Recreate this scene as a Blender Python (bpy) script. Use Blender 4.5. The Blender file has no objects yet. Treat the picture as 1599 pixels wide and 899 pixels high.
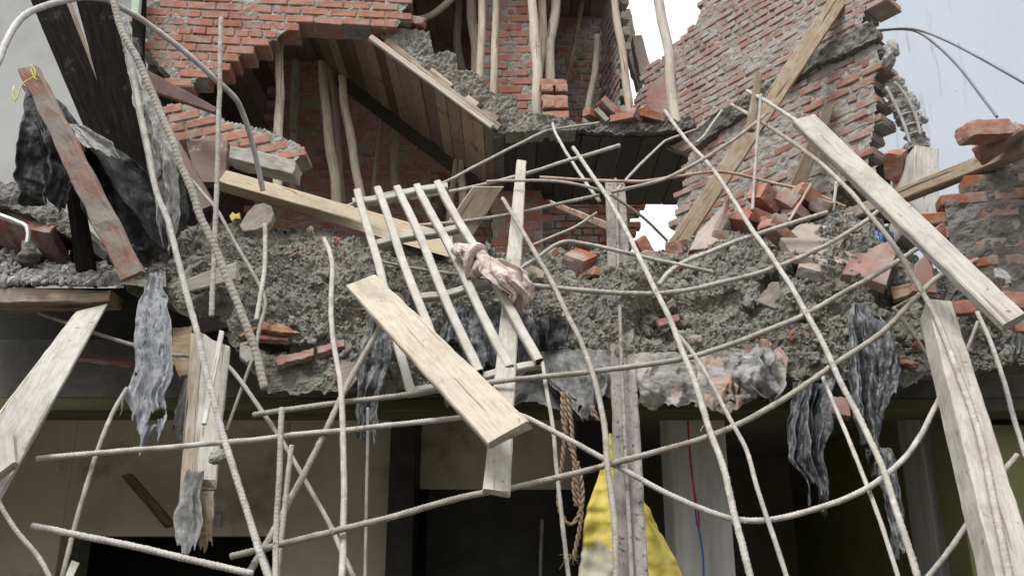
import bpy, math, random
from mathutils import Vector, Matrix, Euler, noise
random.seed(7)
R = math.radians
sc = bpy.context.scene
COL = sc.collection

# ------------------------------------------------------------------ camera, sky, sun, exposure
PITCH = R(18.0)
CAM = Vector((0.0, 0.0, 1.6))
W0, H0, F0 = 1599.0, 899.0, 1385.0
cd = bpy.data.cameras.new('camera'); cam = bpy.data.objects.new('camera', cd); COL.objects.link(cam)
cam.location = CAM; cam.rotation_euler = (math.pi/2 + PITCH, 0, 0)
cd.sensor_width = 36.0; cd.lens = 36.0*F0/W0
cd.clip_start = 0.05; cd.clip_end = 2000.0
sc.camera = cam

world = bpy.data.worlds.new('World'); sc.world = world; world.use_nodes = True
wn = world.node_tree.nodes; wl = world.node_tree.links
bg = wn['Background']
sky = wn.new('ShaderNodeTexSky'); sky.sky_type = 'NISHITA'; sky.sun_disc = False
SUN_EL, SUN_AZ = R(60), R(215)          # azimuth clockwise from +Y: behind the camera, a little to the left
sky.sun_elevation = SUN_EL; sky.sun_rotation = SUN_AZ
sky.air_density = 1.0; sky.dust_density = 6.0; sky.ozone_density = 1.0
hs = wn.new('ShaderNodeHueSaturation'); hs.inputs['Saturation'].default_value = 0.10; hs.inputs['Value'].default_value = 1.6
gm = wn.new('ShaderNodeGamma'); gm.inputs['Gamma'].default_value = 0.4      # cloud cover: evens out the sky's brightness
wl.new(sky.outputs['Color'], gm.inputs['Color']); wl.new(gm.outputs['Color'], hs.inputs['Color']); wl.new(hs.outputs['Color'], bg.inputs['Color'])
bg.inputs['Strength'].default_value = 0.15
sd = bpy.data.lights.new('sun', 'SUN'); sd.energy = 0.95; sd.angle = R(18); sd.color = (1.0, 0.975, 0.94)
so = bpy.data.objects.new('sun', sd); COL.objects.link(so)
sdir = Vector((math.sin(SUN_AZ)*math.cos(SUN_EL), math.cos(SUN_AZ)*math.cos(SUN_EL), math.sin(SUN_EL)))
so.rotation_euler = sdir.to_track_quat('Z', 'Y').to_euler(); so.location = (0, -5, 12)
sc.view_settings.view_transform = 'Standard'; sc.view_settings.look = 'None'
sc.view_settings.exposure = 1.85; sc.view_settings.gamma = 1.0

# ------------------------------------------------------------------ helpers
CP, SP = math.cos(PITCH), math.sin(PITCH)
def ray(px, py):
    x = (px - W0/2)/F0; y = (H0/2 - py)/F0
    return Vector((x, CP - y*SP, SP + y*CP))
def P(px, py, Y):
    d = ray(px, py); return CAM + d*(Y/d.y)
def proj(p):
    q = p - CAM
    dep = q.y*CP + q.z*SP
    return (W0/2 + F0*q.x/dep, H0/2 - F0*(q.z*CP - q.y*SP)/dep)
def depth(p):
    q = p - CAM; return q.y*CP + q.z*SP
def interp(t, x):
    if x <= t[0][0]: return t[0][1]
    for (a, b), (c, d) in zip(t, t[1:]):
        if x <= c: return b + (d-b)*(x-a)/(c-a)
    return t[-1][1]
def nz(p, s=1.0, o=0.0):
    return noise.noise(Vector((p[0]*s + o, p[1]*s + o*1.7, p[2]*s - o)))
def fb(p, s, o=0.0, oc=4):
    v = 0; a = 1; t = 0
    for k in range(oc):
        v += a*nz(p, s*(2.1**k), o + k*7.3); t += a; a *= 0.5
    return v/t
def inside(poly, x, y):
    c = False; n = len(poly); j = n-1
    for i in range(n):
        xi, yi = poly[i]; xj, yj = poly[j]
        if (yi > y) != (yj > y) and x < (xj-xi)*(y-yi)/(yj-yi) + xi: c = not c
        j = i
    return c
def frame(origin, xdir, up=Vector((0, 0, 1))):
    x = xdir.normalized()
    if abs(x.dot(up)) > 0.98: up = Vector((0, -1, 0))
    y = up.cross(x).normalized(); z = x.cross(y)
    m = Matrix((x, y, z)).transposed().to_4x4(); m.translation = origin
    return m
WM = {}                     # each object's world matrix as built
def make(name, vs, fs, mats, M=None, parent=None, smooth=False, mi=None):
    """world-space verts -> one object whose origin and axes are M"""
    if M is None: M = Matrix.Translation(vs[0])
    inv = M.inverted()
    me = bpy.data.meshes.new(name)
    me.from_pydata([inv @ Vector(v) for v in vs], [], fs)
    if not isinstance(mats, (list, tuple)): mats = [mats]
    for m in mats: me.materials.append(m)
    if mi is not None: me.polygons.foreach_set('material_index', mi)
    if smooth: me.polygons.foreach_set('use_smooth', [True]*len(me.polygons))
    me.update()
    o = bpy.data.objects.new(name, me); COL.objects.link(o)
    if parent is not None:
        o.parent = parent; o.matrix_basis = WM[parent.name].inverted() @ M
    else: o.matrix_basis = M
    WM[o.name] = M.copy()
    return o
def tag(o, label, cat, group=None, kind=None):
    if o.parent is not None: cat = group = None
    if label: o['label'] = label
    if cat: o['category'] = cat
    if group: o['group'] = group
    if kind: o['kind'] = kind
    return o
def empty(name, loc, label, cat, group=None):
    o = bpy.data.objects.new(name, None); COL.objects.link(o); o.matrix_basis = Matrix.Translation(loc); WM[o.name] = Matrix.Translation(loc)
    o.empty_display_size = 0.1
    return tag(o, label, cat, group)
def addbox(vs, fs, M, dx, dy, dz, ch=0.0, jit=0.0):
    """box with chamfered edges, centred in M; dims dx dy dz"""
    b = len(vs)
    if ch <= 0:
        for sx in (-1, 1):
            for sy in (-1, 1):
                for sz in (-1, 1):
                    vs.append(M @ Vector((sx*dx/2 + random.uniform(-jit, jit), sy*dy/2 + random.uniform(-jit, jit), sz*dz/2 + random.uniform(-jit, jit))))
        for f in ((0,1,3,2),(4,6,7,5),(0,4,5,1),(2,3,7,6),(0,2,6,4),(1,5,7,3)): fs.append(tuple(b+i for i in f))
        return
    idx = {}
    for sx in (-1, 1):
        for sy in (-1, 1):
            for sz in (-1, 1):
                j = Vector([random.uniform(-jit, jit) for _ in range(3)])
                c = ch*random.uniform(0.6, 1.5)
                h = (sx*dx/2, sy*dy/2, sz*dz/2); s = (sx, sy, sz)
                for ax in range(3):
                    q = [h[k] - (0 if k == ax else s[k]*c) for k in range(3)]
                    idx[(s, ax)] = len(vs); vs.append(M @ (Vector(q) + j))
    def quad(ax, s):
        o = [k for k in range(3) if k != ax]; L = []
        for a, c in ((-1, -1), (1, -1), (1, 1), (-1, 1)):
            t = [0, 0, 0]; t[ax] = s; t[o[0]] = a; t[o[1]] = c; L.append(tuple(t))
        return L
    def add(f, flip): fs.append(tuple(reversed(f)) if flip else tuple(f))
    for ax in range(3):
        for s in (-1, 1):
            f = [idx[(t, ax)] for t in quad(ax, s)]
            add(f, (s < 0) != (ax == 1))
    for ax in range(3):                       # edges along ax
        o = [k for k in range(3) if k != ax]
        for a in (-1, 1):
            for c in (-1, 1):
                t0 = [0]*3; t1 = [0]*3; t0[ax] = -1; t1[ax] = 1
                t0[o[0]] = t1[o[0]] = a; t0[o[1]] = t1[o[1]] = c
                t0 = tuple(t0); t1 = tuple(t1)
                add([idx[(t0, o[0])], idx[(t1, o[0])], idx[(t1, o[1])], idx[(t0, o[1])]], (a*c > 0) == (ax != 1))
    for sx in (-1, 1):
        for sy in (-1, 1):
            for sz in (-1, 1):
                t = (sx, sy, sz)
                add([idx[(t, 0)], idx[(t, 1)], idx[(t, 2)]], sx*sy*sz < 0)
def spline(pts, step):
    """Catmull-Rom through world points, resampled at about step metres"""
    if len(pts) == 2:
        pts = [pts[0], pts[0].lerp(pts[1], .5), pts[1]]
    out = []
    n = len(pts)
    for i in range(n-1):
        p0 = pts[max(i-1, 0)]; p1 = pts[i]; p2 = pts[i+1]; p3 = pts[min(i+2, n-1)]
        if i == 0: p0 = p1*2 - p2
        if i == n-2: p3 = p2*2 - p1
        L = (p2-p1).length; k = max(1, int(L/step))
        # centripetal-ish tangents scaled to the segment
        d1 = (p2-p0); d2 = (p3-p1)
        m1 = d1.normalized()*L if d1.length > 1e-9 else (p2-p1)
        m2 = d2.normalized()*L if d2.length > 1e-9 else (p2-p1)
        for j in range(k):
            t = j/k; t2 = t*t; t3 = t2*t
            out.append(p1*(2*t3-3*t2+1) + m1*(t3-2*t2+t) + p2*(-2*t3+3*t2) + m2*(t3-t2))
    out.append(pts[-1]); return out
def tube(vs, fs, pts, rad, seg=10, cap=True, prof=None):
    b = len(vs); n = len(pts)
    t = (pts[1]-pts[0]).normalized()
    u = t.cross(Vector((0, 0, 1)))
    if u.length < .1: u = t.cross(Vector((1, 0, 0)))
    u.normalize(); s = 0
    for i, p in enumerate(pts):
        if i: s += (p-pts[i-1]).length
        t = (pts[min(i+1, n-1)] - pts[max(i-1, 0)]).normalized()
        u = (u - t*u.dot(t)).normalized(); w = t.cross(u)
        for k in range(seg):
            a = 2*math.pi*k/seg
            r = rad(i/(n-1), s, a) if callable(rad) else rad
            vs.append(p + (u*math.cos(a) + w*math.sin(a))*r)
    for i in range(n-1):
        for k in range(seg):
            a = b+i*seg+k; c = b+i*seg+(k+1) % seg
            fs.append((a, c, c+seg, a+seg))
    if cap:
        fs.append(tuple(b+k for k in reversed(range(seg)))); fs.append(tuple(b+(n-1)*seg+k for k in range(seg)))

# ------------------------------------------------------------------ materials
def newmat(name):
    m = bpy.data.materials.new(name); m.use_nodes = True
    nt = m.node_tree; b = nt.nodes['Principled BSDF']
    return m, nt, nt.nodes, nt.links, b
def ramp(N, stops):
    r = N.new('ShaderNodeValToRGB'); e = r.color_ramp.elements
    e[0].position, e[1].position = stops[0][0], stops[-1][0]
    e[0].color = (*stops[0][1], 1); e[1].color = (*stops[-1][1], 1)
    for p, c in stops[1:-1]:
        q = e.new(p); q.color = (*c, 1)
    return r
def g(v): return (v, v, v)
def mat(name, cols, scale=4, stretch=(1, 1, 1), rough=.85, bump=.3, bscale=40, bdist=.004, island=0.0, islandcols=None,
        dirt=None, dscale=3, dlo=.5, dhi=.62, dstretch=(1, 1, 1), spots=None, sscale=30, slo=.62, shi=.68, sstretch=(1, 1, 1), crack=None, objvar=0.0, spec=.3, metal=0, hi=None, wave=0):
    m, nt, N, L, b = newmat(name)
    tc = N.new('ShaderNodeTexCoord')
    oi = N.new('ShaderNodeObjectInfo')
    off = N.new('ShaderNodeVectorMath'); off.operation = 'SCALE'; off.inputs['Scale'].default_value = 37.0
    cx = N.new('ShaderNodeCombineXYZ'); L.new(oi.outputs['Random'], cx.inputs[0]); L.new(oi.outputs['Random'], cx.inputs[1])
    L.new(cx.outputs[0], off.inputs[0])
    ad = N.new('ShaderNodeVectorMath'); ad.operation = 'ADD'
    L.new(tc.outputs['Object'], ad.inputs[0]); L.new(off.outputs[0], ad.inputs[1])
    def mapped(st):
        mp = N.new('ShaderNodeMapping'); mp.inputs['Scale'].default_value = st; L.new(ad.outputs[0], mp.inputs['Vector']); return mp
    mp = mapped(stretch)
    def tex(sc_, det=8, r=.6, src=mp):
        n = N.new('ShaderNodeTexNoise'); n.inputs['Scale'].default_value = sc_; n.inputs['Detail'].default_value = det; n.inputs['Roughness'].default_value = r
        L.new(src.outputs[0], n.inputs['Vector']); return n
    n1 = tex(scale, 9, .68)
    k = len(cols)
    r1 = ramp(N, [(.30 + .4*i/(k-1), c) for i, c in enumerate(cols)])
    L.new(n1.outputs['Fac'], r1.inputs['Fac'])
    c = r1.outputs['Color']
    def mix(fac, a, bb, mode='MIX'):
        x = N.new('ShaderNodeMix'); x.data_type = 'RGBA'; x.blend_type = mode
        if isinstance(fac, float): x.inputs['Factor'].default_value = fac
        else: L.new(fac, x.inputs['Factor'])
        if isinstance(a, tuple): x.inputs['A'].default_value = (*a, 1)
        else: L.new(a, x.inputs['A'])
        if isinstance(bb, tuple): x.inputs['B'].default_value = (*bb, 1)
        else: L.new(bb, x.inputs['B'])
        return x.outputs['Result']
    if island or islandcols:
        ge = N.new('ShaderNodeNewGeometry')
        if islandcols:
            ri = ramp(N, [(i/(len(islandcols)-1), q) for i, q in enumerate(islandcols)]); ri.color_ramp.interpolation = 'LINEAR'
            L.new(ge.outputs['Random Per Island'], ri.inputs['Fac'])
            c = mix(.65, c, ri.outputs['Color'])
        if island:
            mr = N.new('ShaderNodeMapRange'); mr.inputs['To Min'].default_value = 1-island; mr.inputs['To Max'].default_value = 1+island
            L.new(ge.outputs['Random Per Island'], mr.inputs['Value'])
            h = N.new('ShaderNodeHueSaturation'); L.new(mr.outputs[0], h.inputs['Value']); L.new(c, h.inputs['Color']); c = h.outputs['Color']
    if dirt:
        n2 = tex(dscale, 10, .7, mapped(dstretch)); r2 = ramp(N, [(dlo, g(0)), (dhi, g(1))]); L.new(n2.outputs['Fac'], r2.inputs['Fac'])
        c = mix(r2.outputs['Color'], c, dirt)
    if spots:
        n4 = tex(sscale, 4, .6, mapped(sstretch)); r4 = ramp(N, [(slo, g(0)), (shi, g(1))]); L.new(n4.outputs['Fac'], r4.inputs['Fac'])
        c = mix(r4.outputs['Color'], c, spots)
    if crack:
        n5 = tex(2.2, 3, .5, mapped((.7, 16, 16))); r5 = ramp(N, [(.635, g(0)), (.66, g(1))]); L.new(n5.outputs['Fac'], r5.inputs['Fac'])
        c = mix(r5.outputs['Color'], c, crack)
        n6 = tex(1.6, 6, .7, mapped((.8, 2, 2))); r6 = ramp(N, [(.56, g(0)), (.68, g(.75))]); L.new(n6.outputs['Fac'], r6.inputs['Fac'])
        c = mix(r6.outputs['Color'], c, tuple(.55*q for q in cols[len(cols)//2]))
    if objvar:
        mo = N.new('ShaderNodeMapRange'); mo.inputs['To Min'].default_value = 1-objvar; mo.inputs['To Max'].default_value = 1+objvar*.35; L.new(oi.outputs['Random'], mo.inputs['Value'])
        ho = N.new('ShaderNodeHueSaturation'); L.new(mo.outputs[0], ho.inputs['Value']); L.new(c, ho.inputs['Color'])
        ms = N.new('ShaderNodeMapRange'); ms.inputs['To Min'].default_value = 1.45; ms.inputs['To Max'].default_value = .85; L.new(oi.outputs['Random'], ms.inputs['Value']); L.new(ms.outputs[0], ho.inputs['Saturation'])
        c = ho.outputs['Color']
    L.new(c, b.inputs['Base Color'])
    b.inputs['Roughness'].default_value = rough; b.inputs['Metallic'].default_value = metal
    b.inputs['Specular IOR Level'].default_value = spec
    if bump:
        n3 = tex(bscale, 8, .65); bu = N.new('ShaderNodeBump'); bu.inputs['Strength'].default_value = bump; bu.inputs['Distance'].default_value = bdist
        L.new(n3.outputs['Fac'], bu.inputs['Height']); L.new(bu.outputs[0], b.inputs['Normal'])
    return m
GR = (1, 9, 9)      # grain runs along a piece's own x axis
m_brick = mat('brick', [(0.194, 0.073, 0.050), (0.306, 0.122, 0.081), (0.357, 0.183, 0.125)], 14, bump=.5, bscale=60, bdist=.006,
              islandcols=[(0.204, 0.079, 0.056), (0.326, 0.122, 0.075), (0.275, 0.104, 0.069), (0.357, 0.183, 0.125), (0.255, 0.116, 0.088), (0.337, 0.140, 0.088)],
              dirt=(.25, .22, .195), dscale=7, dlo=.46, dhi=.66)
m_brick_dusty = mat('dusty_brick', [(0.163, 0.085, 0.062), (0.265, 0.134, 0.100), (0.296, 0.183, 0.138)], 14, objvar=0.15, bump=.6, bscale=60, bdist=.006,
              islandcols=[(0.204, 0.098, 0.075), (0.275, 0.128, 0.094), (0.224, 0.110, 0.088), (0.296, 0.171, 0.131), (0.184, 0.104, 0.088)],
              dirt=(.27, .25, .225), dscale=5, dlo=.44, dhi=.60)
m_brick_bright = mat('fresh_brick', [(0.214, 0.094, 0.066), (0.308, 0.144, 0.099), (0.355, 0.203, 0.145)], 20, bump=.4, bscale=70, bdist=.003, island=.15,
              dirt=(.30, .235, .195), dscale=9, dlo=.46, dhi=.66)
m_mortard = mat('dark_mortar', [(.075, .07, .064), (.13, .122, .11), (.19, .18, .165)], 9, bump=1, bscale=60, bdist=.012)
m_mortar = mat('mortar', [(.15, .143, .128), (.245, .235, .21), (.32, .305, .28)], 9, bump=.8, bscale=70, bdist=.008)
m_mud = mat('wet_concrete', [(0.157, 0.153, 0.134), (0.272, 0.265, 0.237), (0.363, 0.353, 0.321)], 9, bump=1.0, bscale=85, bdist=.03,
            dirt=(.29, .268, .21), dscale=2.2, dlo=.46, dhi=.62, spots=(.13, .125, .108), sscale=42, slo=.60, shi=.76)
m_crumb = mat('concrete_crumb', [(.15, .145, .125), (.25, .24, .21), (.34, .325, .29)], 9, bump=.9, bscale=80, bdist=.01, island=.3)
m_conc = mat('grey_concrete', [(.17, .165, .15), (.26, .25, .23), (.34, .33, .31)], 6, bump=.8, bscale=45, bdist=.012, dirt=(.15, .145, .13), dscale=3, dlo=.52, dhi=.7)
m_concd = mat('dark_concrete', [(.06, .057, .052), (.10, .095, .085), (.16, .15, .14)], 5, bump=.6, bscale=40, bdist=.01)
m_rebar = mat('cement_dusted_steel', [(0.214, 0.201, 0.177), (0.341, 0.322, 0.289), (0.419, 0.400, 0.367)], 16, objvar=0.28, bump=.8, bscale=130, bdist=.004,
              dirt=(.19, .155, .12), dscale=7, dlo=.58, dhi=.72, spots=(.48, .46, .42), sscale=24, slo=.58, shi=.72, rough=.85)
m_rebard = mat('dull_grey_steel', [(.20, .19, .175), (.30, .285, .26), (.37, .35, .32)], 16, bump=.6, bscale=120, bdist=.003, dirt=(.20, .13, .085), dscale=8, dlo=.58, dhi=.7)
m_rust = mat('rusty_steel', [(.22, .12, .075), (.36, .25, .18), (.42, .37, .32)], 12, bump=.6, bscale=110, bdist=.003)
m_pipe = mat('scuffed_conduit', [(.18, .175, .165), (.30, .29, .275), (.42, .41, .39)], 10, bump=.4, bscale=80, bdist=.002, rough=.5, spec=.5)
m_wood = mat('pale_plank_wood', [(0.310, 0.259, 0.198), (0.429, 0.374, 0.299), (0.499, 0.447, 0.370)], 9, GR, crack=(.22, .16, .11), objvar=0.15, bump=.35, bscale=22, bdist=.004,
             dirt=(.38, .35, .305), dscale=3.5, dlo=.48, dhi=.68, spots=(.25, .17, .10), sscale=16, slo=.66, shi=.72)
m_woodg = mat('cement_dusted_wood', [(0.262, 0.245, 0.216), (0.364, 0.347, 0.310), (0.430, 0.416, 0.379)], 8, GR, crack=(.21, .18, .145), objvar=0.18, bump=.5, bscale=24, bdist=.005,
             dirt=(.26, .24, .21), dscale=4, dlo=.50, dhi=.66, spots=(.16, .13, .10), sscale=24, slo=.64, shi=.70)
m_woodo = mat('old_brown_wood', [(.15, .11, .075), (.24, .185, .135), (.33, .27, .205)], 8, GR, crack=(.05, .04, .03), objvar=0.2, bump=.6, bscale=22, bdist=.005,
             dirt=(.29, .27, .235), dscale=4, dlo=.5, dhi=.66)
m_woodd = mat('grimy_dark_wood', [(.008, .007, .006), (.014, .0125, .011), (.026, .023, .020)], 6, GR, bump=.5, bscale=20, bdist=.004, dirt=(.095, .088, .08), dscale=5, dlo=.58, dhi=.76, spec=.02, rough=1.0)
m_woodr = mat('reddish_cemented_wood', [(.22, .115, .085), (.32, .19, .145), (.36, .27, .22)], 7, GR, bump=.9, bscale=26, bdist=.012,
             dirt=(.31, .285, .245), dscale=6, dlo=.44, dhi=.56)
m_form = mat('shuttering_boards', [(.16, .115, .075), (.23, .17, .12), (.30, .235, .17)], 7, (9, 1.2, 9), bump=.5, bscale=26, bdist=.004, island=.6, dirt=(.10, .075, .055), dscale=4, dlo=.55, dhi=.7)
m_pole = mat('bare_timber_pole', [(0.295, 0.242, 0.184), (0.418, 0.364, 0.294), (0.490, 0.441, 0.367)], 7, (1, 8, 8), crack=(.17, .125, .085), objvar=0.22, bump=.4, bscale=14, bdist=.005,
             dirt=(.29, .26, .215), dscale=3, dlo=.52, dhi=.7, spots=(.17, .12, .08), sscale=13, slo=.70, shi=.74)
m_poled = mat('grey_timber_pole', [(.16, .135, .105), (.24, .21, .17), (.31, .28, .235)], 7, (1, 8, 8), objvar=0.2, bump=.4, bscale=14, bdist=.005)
m_post = mat('cement_grimed_channel', [(.12, .105, .097), (.20, .182, .168), (.27, .25, .232)], 10, (1, 4, 4), bump=.8, bscale=60, bdist=.008, dirt=(.25, .24, .215), dscale=5, dlo=.5, dhi=.66, spots=(.055, .05, .045), sscale=34, slo=.58, shi=.66)
m_grille = mat('cemented_steel_bar', [(0.267, 0.250, 0.217), (0.357, 0.341, 0.303), (0.428, 0.411, 0.374)], 9, bump=.5, bscale=90, bdist=.003, dirt=(.32, .28, .225), dscale=6, dlo=.56, dhi=.7)
m_dark = mat('hollow_dark', [(.012, .011, .01), (.02, .018, .016)], 5, bump=0)
m_white = mat('white_wall_paint', [(.375, .415, .475), (.405, .445, .505), (.42, .46, .52)], .8, bump=.12, bscale=5, bdist=.01, rough=.7,
              dirt=(.30, .32, .345), dscale=1.0, dlo=.585, dhi=.68, dstretch=(7, 7, .7), spots=(.17, .18, .195), sscale=9, slo=.72, shi=.735, crack=None)
m_gwall = mat('grey_render', [(.24, .245, .235), (.30, .305, .295), (.34, .345, .33)], 1.0, bump=.2, bscale=14, bdist=.004, dirt=(.22, .22, .205), dscale=.8, dlo=.45, dhi=.7)
m_cream = mat('cream_wall_paint', [(.46, .42, .34), (.60, .555, .455), (.66, .61, .51)], 1.3, bump=.2, bscale=12, bdist=.004, dirt=(.20, .18, .14), dscale=1.5, dlo=.56, dhi=.76)
m_ceil = mat('ceiling_paint', [(.28, .26, .22), (.38, .36, .31)], 1.3, bump=.2, bscale=12, bdist=.004)
m_green = mat('olive_paint', [(.15, .155, .06), (.205, .21, .09), (.24, .24, .125)], 2, bump=.3, bscale=18, bdist=.004, dirt=(.085, .085, .04), dscale=3, dlo=.55, dhi=.7)
m_olive = mat('grimy_olive_paint', [(.05, .05, .02), (.085, .085, .035), (.12, .12, .06)], 3, (.6, 3, 3), bump=.4, bscale=18, bdist=.005, dirt=(.09, .085, .07), dscale=3, dlo=.5, dhi=.6)
m_plas = mat('grey_plaster', [(.33, .325, .305), (.46, .455, .435), (.60, .59, .565)], 3, (4, 4, .6), bump=.4, bscale=18, bdist=.005)
m_shut_shade = mat('shutter_paint_and_shade', [(.025, .025, .024), (.04, .04, .038), (.06, .058, .055)], 5, bump=.3, bscale=20, bdist=.003, rough=.6)
m_maroon = mat('maroon_paint', [(.055, .026, .022), (.085, .038, .032), (.11, .055, .045)], 5, bump=.4, bscale=30, bdist=.003, dirt=(.30, .27, .23), dscale=5, dlo=.60, dhi=.68, rough=.6)
m_pink = mat('red_plaster_face', [(0.201, 0.098, 0.081), (0.265, 0.141, 0.116), (0.303, 0.179, 0.149)], 4, bump=.5, bscale=50, bdist=.004, dirt=(.24, .21, .185), dscale=6, dlo=.44, dhi=.62)
m_redp = mat('red_painted_edge', [(0.157, 0.052, 0.041), (0.212, 0.075, 0.057), (0.238, 0.108, 0.087)], 8, bump=.5, bscale=50, bdist=.003, dirt=(.21, .185, .165), dscale=11, dlo=.44, dhi=.60)
m_slabp = mat('plaster_slab', [(.20, .165, .145), (.30, .245, .215), (.35, .30, .265)], 5, bump=.8, bscale=45, bdist=.01, dirt=(.24, .225, .20), dscale=3, dlo=.48, dhi=.62)
m_rag = mat('cement_soaked_sheet', [(.05, .05, .05), (.20, .20, .195), (.36, .355, .345)], 10, (1.6, 1.6, .8), bump=1, bscale=45, bdist=.012, rough=.75)
m_ragd = mat('black_plastic_and_shade', [(.006, .006, .006), (.010, .010, .011), (.09, .092, .098)], 7, (2, 2, .8), bump=.8, bscale=14, bdist=.014, rough=.5, spec=.25)
m_ragm = mat('blackened_torn_sheet', [(.014, .015, .018), (.035, .038, .045), (.26, .265, .27)], 6, (1.6, 1.6, .8), bump=.7, bscale=18, bdist=.012, rough=.45, dirt=(.21, .21, .205), dscale=34, dstretch=(1.6, 1.6, .7), dlo=.50, dhi=.66)
m_ragb = mat('grey_blue_torn_sheet', [(.10, .11, .13), (.19, .20, .22), (.29, .295, .305)], 10, (4, 4, .35), dirt=(.36, .36, .355), dscale=40, dstretch=(1.5, 1.5, .6), dlo=.50, dhi=.64, spots=(.035, .04, .055), sscale=26, slo=.58, shi=.66, sstretch=(1.5, 1.5, .35), bump=.8, bscale=40, bdist=.012, rough=.7)
m_ragt = mat('cement_bag_sheet', [(.11, .105, .10), (.24, .23, .215), (.33, .315, .295)], 6, (1.5, 1.5, 1), bump=.9, bscale=40, bdist=.008, dirt=(.30, .20, .145), dscale=5, dlo=.54, dhi=.60)
m_yel = mat('yellow_woven_plastic', [(.38, .30, .05), (.52, .43, .085), (.58, .51, .15)], 5, bump=.5, bscale=60, bdist=.003, dirt=(.34, .30, .12), dscale=4, dlo=.56, dhi=.74, rough=.6)
m_bagw = mat('faded_bag_end', [(.36, .36, .27), (.48, .46, .36), (.50, .44, .16)], 6, bump=.5, bscale=60, bdist=.003)
m_rope = mat('coir_rope', [(.17, .115, .07), (.27, .195, .13), (.34, .265, .19)], 20, bump=.7, bscale=150, bdist=.004)
m_blue = mat('blue_cloth', [(.05, .09, .22), (.10, .155, .32), (.19, .24, .38)], 7, bump=.5, bscale=30, bdist=.004)
m_wireb = mat('blue_insulation', [(.02, .10, .42), (.03, .14, .50)], 5, bump=0, rough=.5)
m_wirer = mat('red_insulation', [(.42, .02, .03), (.50, .04, .05)], 5, bump=0, rough=.5)
m_formd = mat('shaded_shuttering', [(.03, .026, .022), (.05, .043, .036), (.075, .065, .054)], 6, (9, 1.2, 9), bump=.5, bscale=26, bdist=.004, island=.3)  # board tone lowered to paint in the shade under the landing
m_woodg2 = mat('weathered_grey_wood', [(.11, .098, .08), (.17, .15, .125), (.23, .205, .17)], 8, GR, bump=.5, bscale=24, bdist=.005)
m_pgreen = mat('pale_green_paint', [(.30, .38, .30), (.36, .45, .36)], 4, bump=.2)
m_rustp = mat('rusty_brown_paper', [(.12, .055, .03), (.25, .14, .08), (.34, .25, .17)], 14, bump=.8, bscale=40, bdist=.01)
m_dim = mat('shaded_cream_paint', [(.22, .195, .15), (.30, .265, .205), (.36, .32, .25)], 1.5, bump=.2)  # cream wall tone lowered to stand for the dimness of the deep room
m_ragw = mat('cement_whitened_sheet', [(.12, .118, .11), (.30, .295, .28), (.42, .415, .40)], 16, (1.6, 1.6, .8), bump=1, bscale=45, bdist=.012, spots=(.03, .03, .03), sscale=22, slo=.58, shi=.66, sstretch=(1.5, 1.5, .4))
m_cable = mat('grey_cable_sheath', [(.12, .12, .12), (.20, .20, .20)], 6, bump=.2, rough=.6)
m_string = mat('yellow_string', [(.50, .44, .10), (.60, .54, .16)], 6, bump=0)
m_steel = mat('bright_pipe', [(.42, .42, .41), (.60, .60, .59)], 6, bump=.1, rough=.3, metal=.7)
m_ground = mat('bare_earth', [(.07, .06, .05), (.11, .10, .085), (.15, .135, .115)], 2, bump=.8, bscale=14, bdist=.03)
m_gravel = mat('grey_gravel', [(.11, .107, .10), (.19, .185, .175), (.27, .265, .25)], 9, bump=.5, bscale=70, bdist=.004, island=.35)
def stripe_mat():
    m, nt, N, L, b = newmat('striped_cotton')
    tc = N.new('ShaderNodeTexCoord'); w = N.new('ShaderNodeTexWave'); w.wave_type = 'BANDS'; w.bands_direction = 'X'
    w.inputs['Scale'].default_value = 1.0; w.inputs['Distortion'].default_value = .8; w.inputs['Detail'].default_value = 2
    L.new(tc.outputs['UV'], w.inputs['Vector'])
    r = ramp(N, [(0, (.47, .41, .37)), (.50, (.52, .46, .41)), (.74, (.42, .30, .27)), (.84, (.53, .47, .42)), (1, (.30, .17, .155))])
    n2 = N.new('ShaderNodeTexNoise'); n2.inputs['Scale'].default_value = 14; n2.inputs['Detail'].default_value = 6
    L.new(tc.outputs['Object'], n2.inputs['Vector'])
    r2 = ramp(N, [(.42, g(0)), (.70, g(.8))]); L.new(n2.outputs['Fac'], r2.inputs['Fac'])
    mx = N.new('ShaderNodeMix'); mx.data_type = 'RGBA'; L.new(r2.outputs[0], mx.inputs['Factor']); L.new(r.outputs[0], mx.inputs['A']); mx.inputs['B'].default_value = (.34, .30, .26, 1)
    L.new(w.outputs['Fac'], r.inputs['Fac']); L.new(mx.outputs['Result'], b.inputs['Base Color']); b.inputs['Roughness'].default_value = 1.0; b.inputs['Specular IOR Level'].default_value = .1
    n = N.new('ShaderNodeTexNoise'); n.inputs['Scale'].default_value = 45; n.inputs['Detail'].default_value = 6; bu = N.new('ShaderNodeBump'); bu.inputs['Strength'].default_value = .8; bu.inputs['Distance'].default_value = .008
    L.new(tc.outputs['Object'], n.inputs['Vector']); L.new(n.outputs['Fac'], bu.inputs['Height']); L.new(bu.outputs[0], b.inputs['Normal'])
    return m
m_cloth = stripe_mat()

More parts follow.
